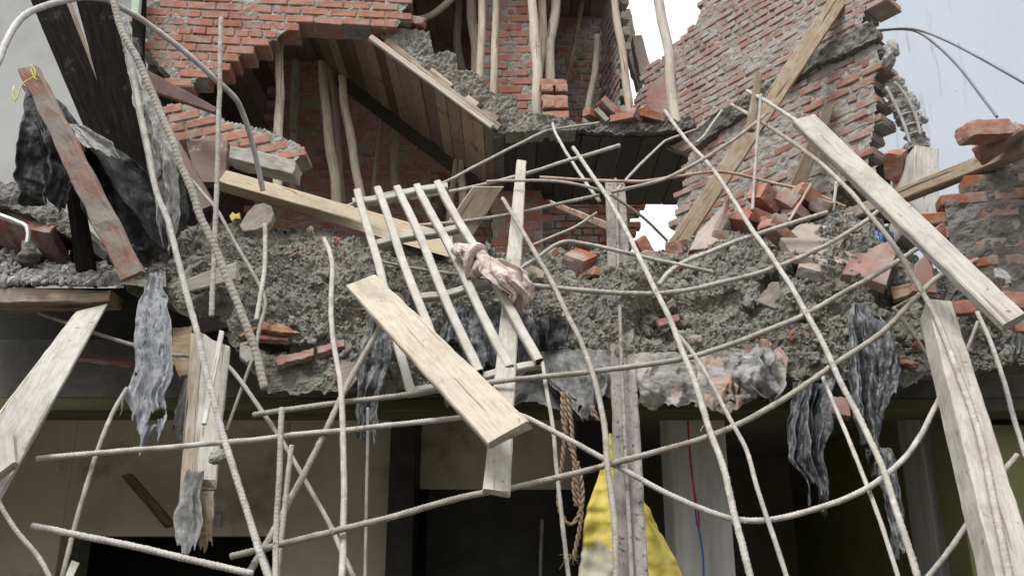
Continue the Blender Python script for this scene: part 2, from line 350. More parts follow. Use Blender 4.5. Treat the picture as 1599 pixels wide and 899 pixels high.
# ------------------------------------------------------------------ builders
def box(name, x0, x1, y0, y1, z0, z1, m, label=None, cat=None, group=None, kind=None, parent=None, ch=.006):
    vs, fs = [], []
    c = Vector(((x0+x1)/2, (y0+y1)/2, (z0+z1)/2))
    addbox(vs, fs, Matrix.Translation(c), x1-x0, y1-y0, z1-z0, ch)
    o = make(name, vs, fs, m, Matrix.Translation((c.x, c.y, z0)), parent)
    return tag(o, label, cat, group, kind)
def brick_wall(name, label, poly, org, yaw=0.0, roll=0.0, L=.235, H=.082, T=.11, mort=.013, m=None, smear=.3, push=.004, holes=(), cat='brick wall', seed=0, lean=0.0, clip=None, mm=None):
    """bricks of a wall plane through org whose centres fall inside the outline; mortar sheet and mortar beds in the same mesh"""
    rnd = random.Random(seed)
    u = Vector((math.cos(yaw), math.sin(yaw), 0)); v = Vector((0, 0, 1)); n = u.cross(v)     # n faces -y for yaw 0
    rot = Matrix.Rotation(roll, 3, n); u = rot @ u; v = rot @ v
    if lean: r2 = Matrix.Rotation(lean, 3, u); v = r2 @ v; n = r2 @ n
    org = Vector(org)
    def hit(px, py):
        d = ray(px, py); t = (org-CAM).dot(n)/d.dot(n); p = CAM + d*t
        return (p-org).dot(u), (p-org).dot(v)
    uv = [hit(*q) for q in poly]
    u0 = min(a for a, b in uv); u1 = max(a for a, b in uv); v0 = min(b for a, b in uv); v1 = max(b for a, b in uv)
    base = org + u*((u0+u1)/2) + v*v0
    M = Matrix((u, -n, v)).transposed().to_4x4(); M.translation = base
    vs, fs, mi = [], [], []
    def ok(a, b):
        p = org + u*a + v*b
        x, y = proj(p)
        return inside(poly, x, y) and not any(inside(h, x, y) for h in holes)
    row = int(math.floor(v0/H)) - 1
    taken = set()
    while row*H < v1 + H:
        half = (row % 2)*.5
        header = (row % 4 == 2)
        l = L*.5 if header and rnd.random() < .6 else L
        k = int(math.floor(u0/l)) - 1
        while k*l < u1 + l:
            a = (k + half)*l; b = row*H
            if ok(a + rnd.uniform(-.03, .03), b + rnd.uniform(-.01, .01)):
                j = rnd.uniform(-push, push)
                Mx = Matrix((u, -n, v)).transposed().to_4x4()
                Mx.translation = org + u*(a + rnd.uniform(-.004, .004)) + v*(b + rnd.uniform(-.003, .003)) + n*(-T/2 + j)
                Mx = Mx @ Euler((rnd.uniform(-.015, .015), rnd.uniform(-.014, .014), rnd.uniform(-.015, .015))).to_matrix().to_4x4()
                f0 = len(fs)
                addbox(vs, fs, Mx, l - mort*rnd.uniform(.7, 1.5), T, H - mort*rnd.uniform(.8, 1.3), .006, .003)
                mi += [0]*(len(fs)-f0)
                lf = l/2 if ok(a-l, b) else l/2 - mort; rt = l/2 if ok(a+l, b) else l/2 - mort
                dn = H/2 if ok(a, b-H) else H/2 - mort; up_ = H/2 if ok(a, b+H) else H/2 - mort
                Mm = Matrix((u, -n, v)).transposed().to_4x4(); Mm.translation = org + u*(a + (rt-lf)/2) + v*(b + (up_-dn)/2) + n*(-T/2 - .012)
                f0 = len(fs)
                addbox(vs, fs, Mm, lf+rt + .002, T*.9, up_+dn + .002, 0, .002); mi += [1]*(len(fs)-f0)
            k += 1
        row += 1
    if smear > 0:
        st = .015; nu = int((u1-u0)/st)+1; nv = int((v1-v0)/st)+1; gi = {}
        for a in range(nu+1):
            for b in range(nv+1):
                uu, vv = u0+a*st, v0+b*st
                if not ok(uu, vv): continue
                q = (uu*1.0, vv*1.0, seed*3.1)
                h = -.009 + .012*(fb(q, 3.2, 1, 3)*1.2 + smear*1.2 - .35) + .020*fb(q, 24, 4, 3)
                gi[(a, b)] = len(vs); vs.append(org + u*uu + v*vv + n*max(-.03, min(h, .02)))
        for (a, b), i in list(gi.items()):
            q = [gi.get(t) for t in ((a, b), (a+1, b), (a+1, b+1), (a, b+1))]
            if None not in q: fs.append(tuple(q)); mi.append(1)
    o = make(name, vs, fs, [m or m_brick, mm or m_mortar], M, None, False, mi)
    return tag(o, label, cat)
def plank(name, label, a, b, c, d, Ya, Yb, th, m, Yc=None, Yd=None, cat='plank', group=None, rough=.002, seg=24, away=True, parent=None, raggeda=0, raggedb=0, twist=0):
    """front face corners a,b (one end) and d,c (other end) as pixels; Ya,Yb the distances of the two ends (or of a,b,c,d)"""
    if Yc is None: pa, pb, pc, pd = P(*a, Ya), P(*b, Ya), P(*c, Yb), P(*d, Yb)
    else: pa, pb, pc, pd = P(*a, Ya), P(*b, Yb), P(*c, Yc), P(*d, Yd)
    p0 = (pa+pb)/2; p1 = (pc+pd)/2; ax = p1-p0
    wv = ((pb-pa)+(pc-pd))/2; n = ax.cross(wv).normalized()
    if n.dot(p0-CAM) < 0: n = -n
    Mx = Matrix((ax.normalized(), n.cross(ax.normalized()), n)).transposed().to_4x4(); Mx.translation = p0 if p0.z < p1.z else p1
    vs, fs = [], []; ch = min(.006, th*.25)
    so_ = random.uniform(0, 50)
    for i in range(seg+1):
        t = i/seg
        e0 = pa.lerp(pd, t); e1 = pb.lerp(pc, t); w = e1-e0; wl_ = w.length; cw = ch/wl_
        ring = [(cw, 0), (.33, 0), (.67, 0), (1-cw, 0), (1, ch), (1, th-ch), (1-cw, th), (.5, th), (cw, th), (0, th-ch), (0, ch)]
        for (s, q) in ring:
            p = e0 + w*s + n*q
            p = p + n*rough*nz(p, 16, so_) + w.normalized()*rough*1.4*nz(p, 11, so_+9)
            if i == 0 and raggeda: p = p + ax.normalized()*raggeda*(nz(p, 40, so_)+.3*nz(p, 110, so_))
            if i == seg and raggedb: p = p + ax.normalized()*raggedb*(nz(p, 40, so_)+.3*nz(p, 110, so_))
            vs.append(p)
    k = 11
    for i in range(seg):
        for j in range(k):
            A = i*k+j; B = i*k+(j+1) % k
            fs.append((A, A+k, B+k, B))
    fs.append(tuple(range(k))); fs.append(tuple(reversed(range(seg*k, seg*k+k))))
    o = make(name, vs, fs, m, Mx, parent)
    return tag(o, label, cat, group)
def pole(name, label, pts, Y, w, m=None, cat='timber prop', group='rough timber props holding up the slabs'):
    Ys = Y if isinstance(Y, (list, tuple)) else [Y]*len(pts)
    if len(Ys) == 2 and len(pts) != 2: Ys = [Ys[0] + (Ys[1]-Ys[0])*i/(len(pts)-1) for i in range(len(pts))]
    wp = [P(x, y, q) for (x, y), q in zip(pts, Ys)]
    r = .5*w*depth(sum(wp, Vector())/len(wp))/F0
    o_ = random.uniform(0, 90)
    sp = spline(wp, .05)
    sp = [p + Vector((nz(p, 2.2, o_), nz(p, 2.2, o_+5), 0))*r*.5 for p in sp]
    vs, fs = [], []
    def rad(t, s, a): return r*(1.06 - .12*(1-t) + .13*nz((s*3, a*.5, 0), 1, o_) + .06*nz((s*16, math.cos(a)*1.5, math.sin(a)*1.5), 1, o_+2))
    tube(vs, fs, sp, rad, 12)
    lo = wp[-1] if wp[-1].z < wp[0].z else wp[0]; hi_ = wp[0] if lo is wp[-1] else wp[-1]
    return tag(make(name, vs, fs, m or m_pole, frame(lo, hi_-lo), None, True), label, cat, group)
YM = [(100, 5.6), (200, 5.2), (300, 4.6), (400, 4.0), (450, 3.82), (500, 3.68), (600, 3.45), (750, 3.2), (899, 3.05), (1000, 3.0)]
TIES = []
def rebar(label, pts, w, dy=0.0, Y=None, m=None, ribs=True, name='rebar', group='bent reinforcement bars', cat='rebar', wires=()):
    if Y is None: wp = [P(x, y, interp(YM, y) + dy) for x, y in pts]
    else:
        Ys = Y if len(Y) == len(pts) else [Y[0] + (Y[1]-Y[0])*i/(len(pts)-1) for i in range(len(pts))]
        wp = [P(x, y, q + dy) for (x, y), q in zip(pts, Ys)]
    dp = depth(sum(wp, Vector())/len(wp)); r = .5*w*dp/F0
    pxm = dp/F0
    sp = spline(wp, (1.9 if ribs else 3)*pxm)
    o_ = random.uniform(0, 90); sp = [p + Vector((nz(p, 5, o_), nz(p, 5, o_+4), nz(p, 5, o_+8)))*r*.22 for p in sp]; pit = max(.014, r*1.2)
    vs, fs = [], []
    def rad(t, s, a):
        q = r*(.90 + .09*nz((s*26, math.cos(a), math.sin(a)), 1, o_) + .26*max(0, nz((s*40, math.cos(a)*1.6, math.sin(a)*1.6), 1, o_+3) - .22))
        if ribs:
            ph = (s/pit + a/(2*math.pi)) % 1.0
            q += r*.20*max(0, math.cos((ph-.5)*2*math.pi))**3 - r*.03
        return q
    tube(vs, fs, sp, rad, 10)
    o = tag(make(name, vs, fs, m or m_rebar, Matrix.Translation(wp[-1] if wp[-1].z < wp[0].z else wp[0]), None, True), label, cat, group)
    for (x, y, L_) in wires:                # twisted binding wire left on a crossing
        d = min(sp, key=lambda p: (proj(p)[0]-x)**2 + (proj(p)[1]-y)**2)
        vs, fs = [], []
        for k in range(2):
            a = [d + Vector((random.uniform(-1, 1)*r*1.2, -r*1.15, random.uniform(-1, 1)*r))]
            for q in range(5):
                a.append(a[-1] + Vector((random.uniform(-1, 1), random.uniform(-.6, .1), random.uniform(-.8, .8)))*L_*pxm*.28)
            tube(vs, fs, spline(a, .006), .0011, 5)
        ring = [d + Vector((math.cos(t)*r*.4, math.cos(t)*r*1.12, math.sin(t)*r*1.2)) for t in [i*2*math.pi/14 for i in range(15)]]
        tube(vs, fs, ring, .0012, 5)
        make('tie_wire', vs, fs, m_rebar, Matrix.Translation(d), o, True)
    return o
def cable(name, label, pts, Y, w, m, cat='cable', group=None, parent=None):
    Ys = Y if isinstance(Y, (list, tuple)) else [Y, Y]
    if len(Ys) != len(pts): Ys = [Ys[0] + (Ys[1]-Ys[0])*i/(len(pts)-1) for i in range(len(pts))]
    wp = [P(x, y, q) for (x, y), q in zip(pts, Ys)]
    r = .5*w*depth(sum(wp, Vector())/len(wp))/F0
    vs, fs = [], []
    tube(vs, fs, spline(wp, .02), r, 8)
    return tag(make(name, vs, fs, m, Matrix.Translation(wp[0]), parent, True), label, cat, group)
def rag(name, label, rows, m, folds=5, amp=.03, ragged=.25, edge=8, nx=60, ny=90, tear=0.0, cat='torn sheet', group=None, th=.003, seed=0, parent=None, crumple=.012, top=5):
    """hanging sheet: rows of (py, x_left, x_right, Y); pleats are real relief; its lower edge and sides are frayed"""
    xs = [(r_[0], r_[1]) for r_ in rows]; xe = [(r_[0], r_[2]) for r_ in rows]; ys = [(r_[0], r_[3]) for r_ in rows]
    y0, y1 = rows[0][0], rows[-1][0]
    vs, fs, idx = [], [], {}
    o_ = seed*11.3 + 2
    for i in range(nx+1):
        u = i/nx
        short = ragged*(.5 + .9*nz((u*2.6, seed, 0), 1, o_) + .4*nz((u*8, seed, 1), 1, o_) + .07*nz((u*40, 0, seed), 1, o_)) if ragged else 0
        short = max(0, min(.85, short))
        for j in range(ny+1):
            v = j/ny
            py = y0 + (y1-y0)*v*(1-short) + (1-v)*top*(nz((u*4, 2, o_), 1) + .5*nz((u*13, 4, o_), 1))
            a = interp(xs, py) + edge*(1.2*nz((py*.017, 1, o_), 1) + .35*nz((py*.08, 2, o_), 1))
            b = interp(xe, py) + edge*(1.2*nz((py*.017, 5, o_), 1) + .35*nz((py*.08, 7, o_), 1))
            px = a + (b-a)*u
            p = P(px, py, interp(ys, py))
            k_ = folds*(u + .22*nz((u*1.5, v*1.2, o_), 1))
            f = 1.9*nz((k_*.8, v*.8, o_), 1) + .8*(1 - 4*abs(nz((k_*1.3, v*.9, o_+3), 1))) + .15*nz((k_*3, v*2.2, o_), 1)
            p = p + Vector((0, -1, .15))*(amp*f*(.35 + .65*min(1, v*2.0)) + crumple*(fb((p.x, p.y, p.z), 9, o_, 4)*2 + .3*(.35 - 2*abs(nz((p.x*1.2, 0, p.z*.7), 9, o_+6)))))
            p = p + Vector((1, 0, 0))*crumple*nz((p.x, p.y, p.z), 13, o_+4)
            idx[(i, j)] = len(vs); vs.append(p)
    for i in range(nx):
        for j in range(ny):
            if tear:
                q = vs[idx[(i, j)]]
                lim = .62 - tear*(.15 + .85*(j/ny)**2)
                if nz((q.x, 0, q.z), 9, o_+8) + .35*nz((q.x, 0, q.z), 31, o_) > lim: continue
            fs.append((idx[(i, j)], idx[(i+1, j)], idx[(i+1, j+1)], idx[(i, j+1)]))
    c = P((rows[0][1]+rows[0][2])/2, y0, rows[0][3])
    o = make(name, vs, fs, m, Matrix.Translation(c), parent, True)
    if m is m_cloth:
        uvl = o.data.uv_layers.new(name='stripe'); inv = {k: q for q, k in idx.items()}
        for lp in o.data.loops: a_, b_ = inv[lp.vertex_index]; uvl.data[lp.index].uv = (a_/nx*1.1 + b_/ny*.5, b_/ny)
    s = o.modifiers.new('thickness', 'SOLIDIFY'); s.thickness = th; s.offset = 0
    return tag(o, label, cat, group)
def plate(name, label, poly, Y, th, m, cat='slab', group=None, edge=1.5, mside=None, dirv=None, parent=None, rough=.0006):
    """broken flat piece: pixel outline, distance per corner or one for all; extruded away from the viewer"""
    n = len(poly); Ys = Y if isinstance(Y, (list, tuple)) else [Y]*n
    pts = []; o_ = random.uniform(0, 99)
    for i in range(n):
        (x0, y0), (x1, y1) = poly[i], poly[(i+1) % n]
        L_ = math.hypot(x1-x0, y1-y0); k = max(1, int(L_/6))
        for j in range(k):
            t = j/k
            ex = edge*(nz((x0+(x1-x0)*t, y0+(y1-y0)*t, 0), .13, o_) if j else 0)
            ey = edge*(nz((x0+(x1-x0)*t, y0+(y1-y0)*t, 5), .13, o_) if j else 0)
            pts.append(P(x0+(x1-x0)*t + ex, y0+(y1-y0)*t + ey, Ys[i] + (Ys[(i+1) % n]-Ys[i])*t))
    c = sum(pts, Vector())/len(pts)
    nn = Vector((0, 0, 0))
    for i in range(len(pts)): nn += (pts[i]-c).cross(pts[(i+1) % len(pts)]-c)
    nn.normalize()
    if nn.dot(c-CAM) < 0: nn = -nn; flip = True
    else: flip = False
    if dirv is not None: nn = Vector(dirv).normalized()
    k = len(pts); vs = []; fs = []; mi = []
    for q in pts: vs.append(q)
    inset = [q + (c-q)*min(.10, .004/max(1e-6, (c-q).length)) - nn*.0 for q in pts]
    for q in inset: vs.append(q - nn*.0035 + nn*rough*nz(q, 30, o_))
    for q in pts: vs.append(q + nn*(th*(1 + .15*nz(q, 25, o_))))
    ctr = len(vs); vs.append(c - nn*.0035); vs.append(c + nn*th)
    for i in range(k):
        j = (i+1) % k
        F = [(i, j, k+j, k+i), (k+i, k+j, ctr), (j, i, 2*k+i, 2*k+j), (2*k+j, 2*k+i, ctr+1)]
        for q, f in enumerate(F):
            fs.append(f if flip else tuple(reversed(f))); mi.append(0 if q in (0, 1) else 1)
    o = make(name, vs, fs, [m, mside or m], frame(c, pts[1]-pts[0]), parent, False, mi)
    return tag(o, label, cat, group)
def lump(vs, fs, c, s, sub=1, o_=0.0, flat=(1, 1, 1), rot=None, cut=.35):
    """irregular stone: an icosphere pushed about"""
    ts, tf = ICO[sub]
    b = len(vs); rot = rot or Euler((random.uniform(0, 6), random.uniform(0, 6), random.uniform(0, 6))).to_matrix()
    for t in ts:
        r = 1 + cut*nz(t, 1.3, o_) + cut*.6*nz(t, 3.1, o_+4)
        vs.append(c + rot @ Vector((t.x*flat[0]*r*s, t.y*flat[1]*r*s, t.z*flat[2]*r*s)))
    for f in tf: fs.append(tuple(b+i for i in f))
def ico(sub):
    ph = (1+5**.5)/2
    v = [Vector(q).normalized() for q in ((-1,ph,0),(1,ph,0),(-1,-ph,0),(1,-ph,0),(0,-1,ph),(0,1,ph),(0,-1,-ph),(0,1,-ph),(ph,0,-1),(ph,0,1),(-ph,0,-1),(-ph,0,1))]
    f = [(0,11,5),(0,5,1),(0,1,7),(0,7,10),(0,10,11),(1,5,9),(5,11,4),(11,10,2),(10,7,6),(7,1,8),(3,9,4),(3,4,2),(3,2,6),(3,6,8),(3,8,9),(4,9,5),(2,4,11),(6,2,10),(8,6,7),(9,8,1)]
    for _ in range(sub):
        mid = {}; nf = []
        def m_(a, b):
            k = (min(a, b), max(a, b))
            if k not in mid: mid[k] = len(v); v.append(((v[a]+v[b])/2).normalized())
            return mid[k]
        for a, b, c in f:
            x, y, z = m_(a, b), m_(b, c), m_(c, a); nf += [(a, x, z), (b, y, x), (c, z, y), (x, y, z)]
        f = nf
    return v, f
ICO = {k: ico(k) for k in (0, 1, 2, 3)}
def chunk(name, label, px, py, Y, s, m, flat=(1, .8, .7), sub=3, cat='rubble lump', group=None, cut=.35):
    vs, fs = [], []; lump(vs, fs, P(px, py, Y), s, sub, random.uniform(0, 99), flat, cut=cut)
    return tag(make(name, vs, fs, m, Matrix.Translation(P(px, py, Y)), None, True), label, cat, group)
def brick(label, px, py, Y, rot, dims=(.23, .11, .072), m=None, group='loose bricks in the rubble', name='brick', broken=0.0, cat='brick'):
    """a loose brick; dims in metres, rot in degrees; broken > 0 knocks one end off irregularly"""
    c = P(px, py, Y); Mx = Matrix.Translation(c) @ Euler([R(a) for a in rot]).to_matrix().to_4x4()
    vs, fs = [], []; n = 7; o_ = random.uniform(0, 99)
    nx_, ny_, nz_ = 10, 5, 4; idx = {}
    def vert(i, j, k):
        if (i, j, k) in idx: return idx[(i, j, k)]
        q = Vector((dims[0]*(i/nx_-.5), dims[1]*(j/ny_-.5), dims[2]*(k/nz_-.5)))
        e = sum([i in (0, nx_), j in (0, ny_), k in (0, nz_)])
        if e >= 2: q = q*(1 - .028*(e-1)*(1 + 2.2*nz(q, 26, o_)))
        q = q + Vector((nz(q, 28, o_), nz(q, 28, o_+3), nz(q, 28, o_+6)))*.0035
        if broken and i > nx_*.5:
            t = (i/nx_-.5)*2; q.x -= dims[0]*broken*t*(.5 + nz((q.y, q.z, 0), 16, o_) + .3*nz((q.y, q.z, 3), 50, o_))
        idx[(i, j, k)] = len(vs); vs.append(Mx @ q); return idx[(i, j, k)]
    for i in range(nx_):
        for j in range(ny_):
            fs.append((vert(i, j, 0), vert(i, j+1, 0), vert(i+1, j+1, 0), vert(i+1, j, 0)))
            fs.append((vert(i, j, nz_), vert(i+1, j, nz_), vert(i+1, j+1, nz_), vert(i, j+1, nz_)))
        for k in range(nz_):
            fs.append((vert(i, 0, k), vert(i+1, 0, k), vert(i+1, 0, k+1), vert(i, 0, k+1)))
            fs.append((vert(i, ny_, k), vert(i, ny_, k+1), vert(i+1, ny_, k+1), vert(i+1, ny_, k)))
    for j in range(ny_):
        for k in range(nz_):
            fs.append((vert(0, j, k), vert(0, j, k+1), vert(0, j+1, k+1), vert(0, j+1, k)))
            fs.append((vert(nx_, j, k), vert(nx_, j+1, k), vert(nx_, j+1, k+1), vert(nx_, j, k+1)))
    return tag(make(name, vs, fs, m or m_brick, Mx), label, cat, group)

# ------------------------------------------------------------------ the ground
vs = [(-150, -60, 0), (150, -60, 0), (150, 300, 0), (-150, 300, 0)]
tag(make('ground', vs, [(0, 1, 2, 3)], m_ground, Matrix.Identity(4)), 'bare earth ground in front of and under the wrecked house', None, None, 'structure')
# ------------------------------------------------------------------ ground floor room, beam and floor slab
def zat(py, Y): return P(800, py, Y).z
def xat(px, py, Y): return P(px, py, Y).x
box('floor_slab', -4.4, 4.6, 5.3, 10.5, 2.86, 3.0, m_conc, 'broken concrete floor slab carrying the rubble above the dark room', 'floor slab')
bm_ = empty('concrete_beam', (0, 4.5, 2.38), 'rough grey concrete beam with an olive painted lower strip, across the open front', 'beam')
box('beam_and_shade_fill', -4.4, 4.6, 4.5, 4.8, 2.47, 2.78, m_concd, parent=bm_)
box('beam_and_shade_fill', -4.4, -1.45, 4.55, 5.3, 2.78, 3.08, m_shut_shade, parent=bm_)  # near-black infill: shade of the void under the ledge, put into colour
box('painted_strip', -4.4, 4.6, 4.497, 4.803, 2.405, 2.47, m_olive, parent=bm_)
box('room_ceiling', -4.3, 4.5, 4.81, 8.8, 2.70, 2.855, m_ceil, 'pale painted ceiling of the dark ground floor room', 'ceiling')
cw = empty('cream_wall', (-2.2, 6.45, 0), 'cream painted back wall of the ground floor room, left of the dark pillar', 'wall')
xl, xr = xat(95, 835, 6.45), xat(440, 835, 6.45)
box('wall_panel', -4.4, xl, 6.45, 6.6, 0, 2.70, m_cream, parent=cw)
box('lintel', xl, xr, 6.45, 6.6, 1.87, 2.70, m_cream, parent=cw)
box('wall_panel', xr, -.84, 6.45, 6.6, 0, 2.70, m_cream, parent=cw)
sw = empty('shutter_wall', (0, 6.45, 0), 'cream panel over a dark steel shutter, right of the dark pillar', 'wall')
box('panel', -.66, .46, 6.45, 6.6, 2.19, 2.70, m_cream, parent=sw)
box('shutter', -.66, .46, 6.47, 6.55, 0, 2.187, m_shut_shade, parent=sw)
box('pillar', -.84, -.66, 6.15, 6.6, 0, 2.70, m_shut_shade, 'narrow dark square pillar between cream wall and shutter', 'pillar')
box('pillar', .46, .62, 6.2, 6.6, 0, 2.70, m_shut_shade, 'narrow black pillar behind the hanging rope, right of the shutter', 'pillar')
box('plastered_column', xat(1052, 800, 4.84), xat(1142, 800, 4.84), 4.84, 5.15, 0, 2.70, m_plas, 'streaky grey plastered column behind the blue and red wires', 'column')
box('back_wall', -4.4, -.9, 8.6, 8.8, 0, 2.70, m_shut_shade, 'wall coloured black as the deep shade in the opening under the cream wall, lower left', 'wall')  # near-black colour stands in for the shade deep in the opening
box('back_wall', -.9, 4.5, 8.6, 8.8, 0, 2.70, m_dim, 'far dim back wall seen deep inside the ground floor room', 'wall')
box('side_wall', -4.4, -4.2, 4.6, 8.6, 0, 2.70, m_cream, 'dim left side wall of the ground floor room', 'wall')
box('grey_column', xat(1448, 750, 5.1), xat(1505, 750, 5.1), 5.1, 5.4, 0, 2.70, m_plas, 'pale grey square column beside the olive green wall', 'column')
box('green_wall', xat(1497, 750, 4.75), 4.6, 4.75, 5.0, 0, 2.375, m_green, 'olive green painted wall behind the pale leaning post, lower right', 'wall')
box('green_wall', xat(1497, 750, 4.75)+.3, 4.6, 5.0, 8.6, 0, 2.70, m_green, 'olive green inner side wall running back into the room', 'wall')
plank('leaning_prop', 'dark prop leaning in the dim room behind the cream lintel shadow', (188, 742), (204, 738), (272, 815), (256, 822), 6.3, 6.2, .05, m_woodo, cat='prop')

box('added_shade_block', -14, 14, -9, -4.5, 0, 4.4, m_gwall, 'unseen plain block added behind the viewer to shade the openings under the slab', 'shade block')  # unseen box added to keep low sky light out of the openings
box('switch_plate', xat(336, 812, 6.45), xat(347, 812, 6.45), 6.435, 6.449, 1.93, 2.03, m_white, 'small pale switch plate on the cream wall behind the hanging board', 'switch plate')
box('door_frame', -.655, -.60, 6.43, 6.468, 0, 2.187, m_woodd, 'black upright frame at the left of the dark shutter', 'door frame')
cable('conduit', 'thin pale pipe standing in front of the dark shutter beside the rope', [(847,810),(845,860),(843,960)], 6.2, 6, m_pipe, cat='pipe')
# ------------------------------------------------------------------ neighbouring walls
box('rendered_wall', -9, xat(232, 100, 6.9), 6.9, 7.1, 0, 9, m_gwall, 'smooth pale grey rendered wall of the house on the left', 'wall')
box('white_wall', 3.3, 12, 8.9, 9.1, 0, 10, m_white, 'bluish white painted wall of the house on the right, with scuffs', 'wall')

# ------------------------------------------------------------------ upper storey
ORG_A = P(420, 80, 6.42)
brick_wall('brick_wall', 'red brick wall with a broken arched lower edge, upper left', [(222,-140),(640,-140),(640,6),(630,18),(624,40),(600,46),(585,40),(470,34),(448,48),(432,62),(400,70),(375,88),(352,98),(340,118),(312,118),(300,138),(275,136),(262,118),(240,95),(225,60)],
           ORG_A, yaw=R(5), T=.23, smear=.28, seed=1)
brick_wall('brick_wall', 'shaded red brick wall behind the row of poles under the stairs', [(430,95),(560,100),(640,180),(712,240),(716,262),(674,268),(674,345),(690,395),(380,395),(400,300),(430,200)],
           P(600, 230, 8.5), yaw=R(3), T=.11, smear=.32, seed=2)
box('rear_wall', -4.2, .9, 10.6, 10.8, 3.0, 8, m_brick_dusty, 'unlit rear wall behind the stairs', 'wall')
box('left_return_wall', -4.2, -3.9, 7.3, 10.6, 3.0, 7.6, m_concd, 'dark side wall inside the broken arch', 'wall')
rs = empty('upper_slab', (-1.6, 7.3, 7.1), 'upper floor slab with shuttering boards still under it, at the top edge', 'floor slab')
box('concrete', -4.2, 1.05, 6.6, 10.6, 7.20, 7.36, m_conc, parent=rs)  # front edge carried forward out of view to darken the recess
vs, fs = [], []
for k in range(26): addbox(vs, fs, Matrix.Translation((-4.1 + k*.2, 8.6, 7.18)), .19, 3.9, .03, .003, .002)
make('shuttering', vs, fs, m_form, Matrix.Translation((-1.5, 8.9, 7.18)), rs)
brick_wall('brick_pier', 'red brick pier standing between the timber poles, top centre', [(756,-80),(832,-80),(833,190),(756,190)], P(795, 90, 7.05), yaw=R(-2), T=.23, smear=.4, seed=3, cat='brick pier')
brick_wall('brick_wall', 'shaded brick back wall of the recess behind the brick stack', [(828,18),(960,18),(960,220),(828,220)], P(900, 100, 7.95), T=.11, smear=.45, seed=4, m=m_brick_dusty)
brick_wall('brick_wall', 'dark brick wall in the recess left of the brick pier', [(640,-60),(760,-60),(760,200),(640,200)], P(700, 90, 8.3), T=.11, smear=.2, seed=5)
brick_wall('brick_wall', 'narrow brick side wall of the recess, edge on beside the pole and sky', [(938,-60),(966,-60),(968,200),(938,200)], (.98, 7.05, 5.5), yaw=R(-80), T=.07, smear=.3, seed=6, m=m_brick_dusty)
# stair flight: outer edge at Y 6.6, inner edge 1.2 m behind it
sa, sb = P(500, 2, 6.62), P(778, 207, 6.62)
sdv = (sb-sa).normalized(); sl = (sb-sa).length; sn = Vector((sdv.z, 0, -sdv.x)); sn = sn if sn.z < 0 else -sn
st = empty('staircase', sb, 'broken concrete stair flight with shuttering boards under it and stepped rough side', 'staircase')
vs, fs = [], []; t = -.25
while t < sl-.02:
    w = random.uniform(.12, .19)
    Mx = Matrix((sdv, Vector((0, 1, 0)), sdv.cross(Vector((0, 1, 0))))).transposed().to_4x4()
    Mx.translation = sa + sdv*(t + w/2) + Vector((0, .66, 0)) + sn*random.uniform(0, .008)
    addbox(vs, fs, Mx, w - .006, 1.26 + random.uniform(-.03, .0), .028, .003, .002); t += w
make('shuttering', vs, fs, m_form, frame(sa, sdv), st)
for (a, b, ww, dz, m_, yy) in ((.31, .98, .05, .02, m_wood, 6.55), (.52, 1.0, .055, -.02, m_woodo, 6.58), (.36, .56, .06, -.05, m_woodo, 6.60), (.60, .72, .05, -.075, m_wood, 6.60), (.80, .86, .06, -.07, m_wood, 6.60), (.90, .97, .06, -.07, m_woodo, 6.6)):
    vs, fs = [], []
    Mx = Matrix((sdv, Vector((0, 1, 0)), sdv.cross(Vector((0, 1, 0))))).transposed().to_4x4()
    Mx.translation = sa + sdv*(sl*(a+b)/2) + Vector((0, yy-6.62, 0)) + sn*dz
    addbox(vs, fs, Mx, sl*(b-a), .045, ww, .006, .004)
    make('edge_board', vs, fs, m_, Mx, st)
vs, fs = [], []
Mx = Matrix((sdv, Vector((0, 1, 0)), sdv.cross(Vector((0, 1, 0))))).transposed().to_4x4(); Mx.translation = sa + sdv*(sl*.55) + Vector((0, 1.22, 0)) + sn*.06
addbox(vs, fs, Mx, sl*1.15, .06, .14, .006, .004); make('stringer', vs, fs, m_formd, Mx, st)
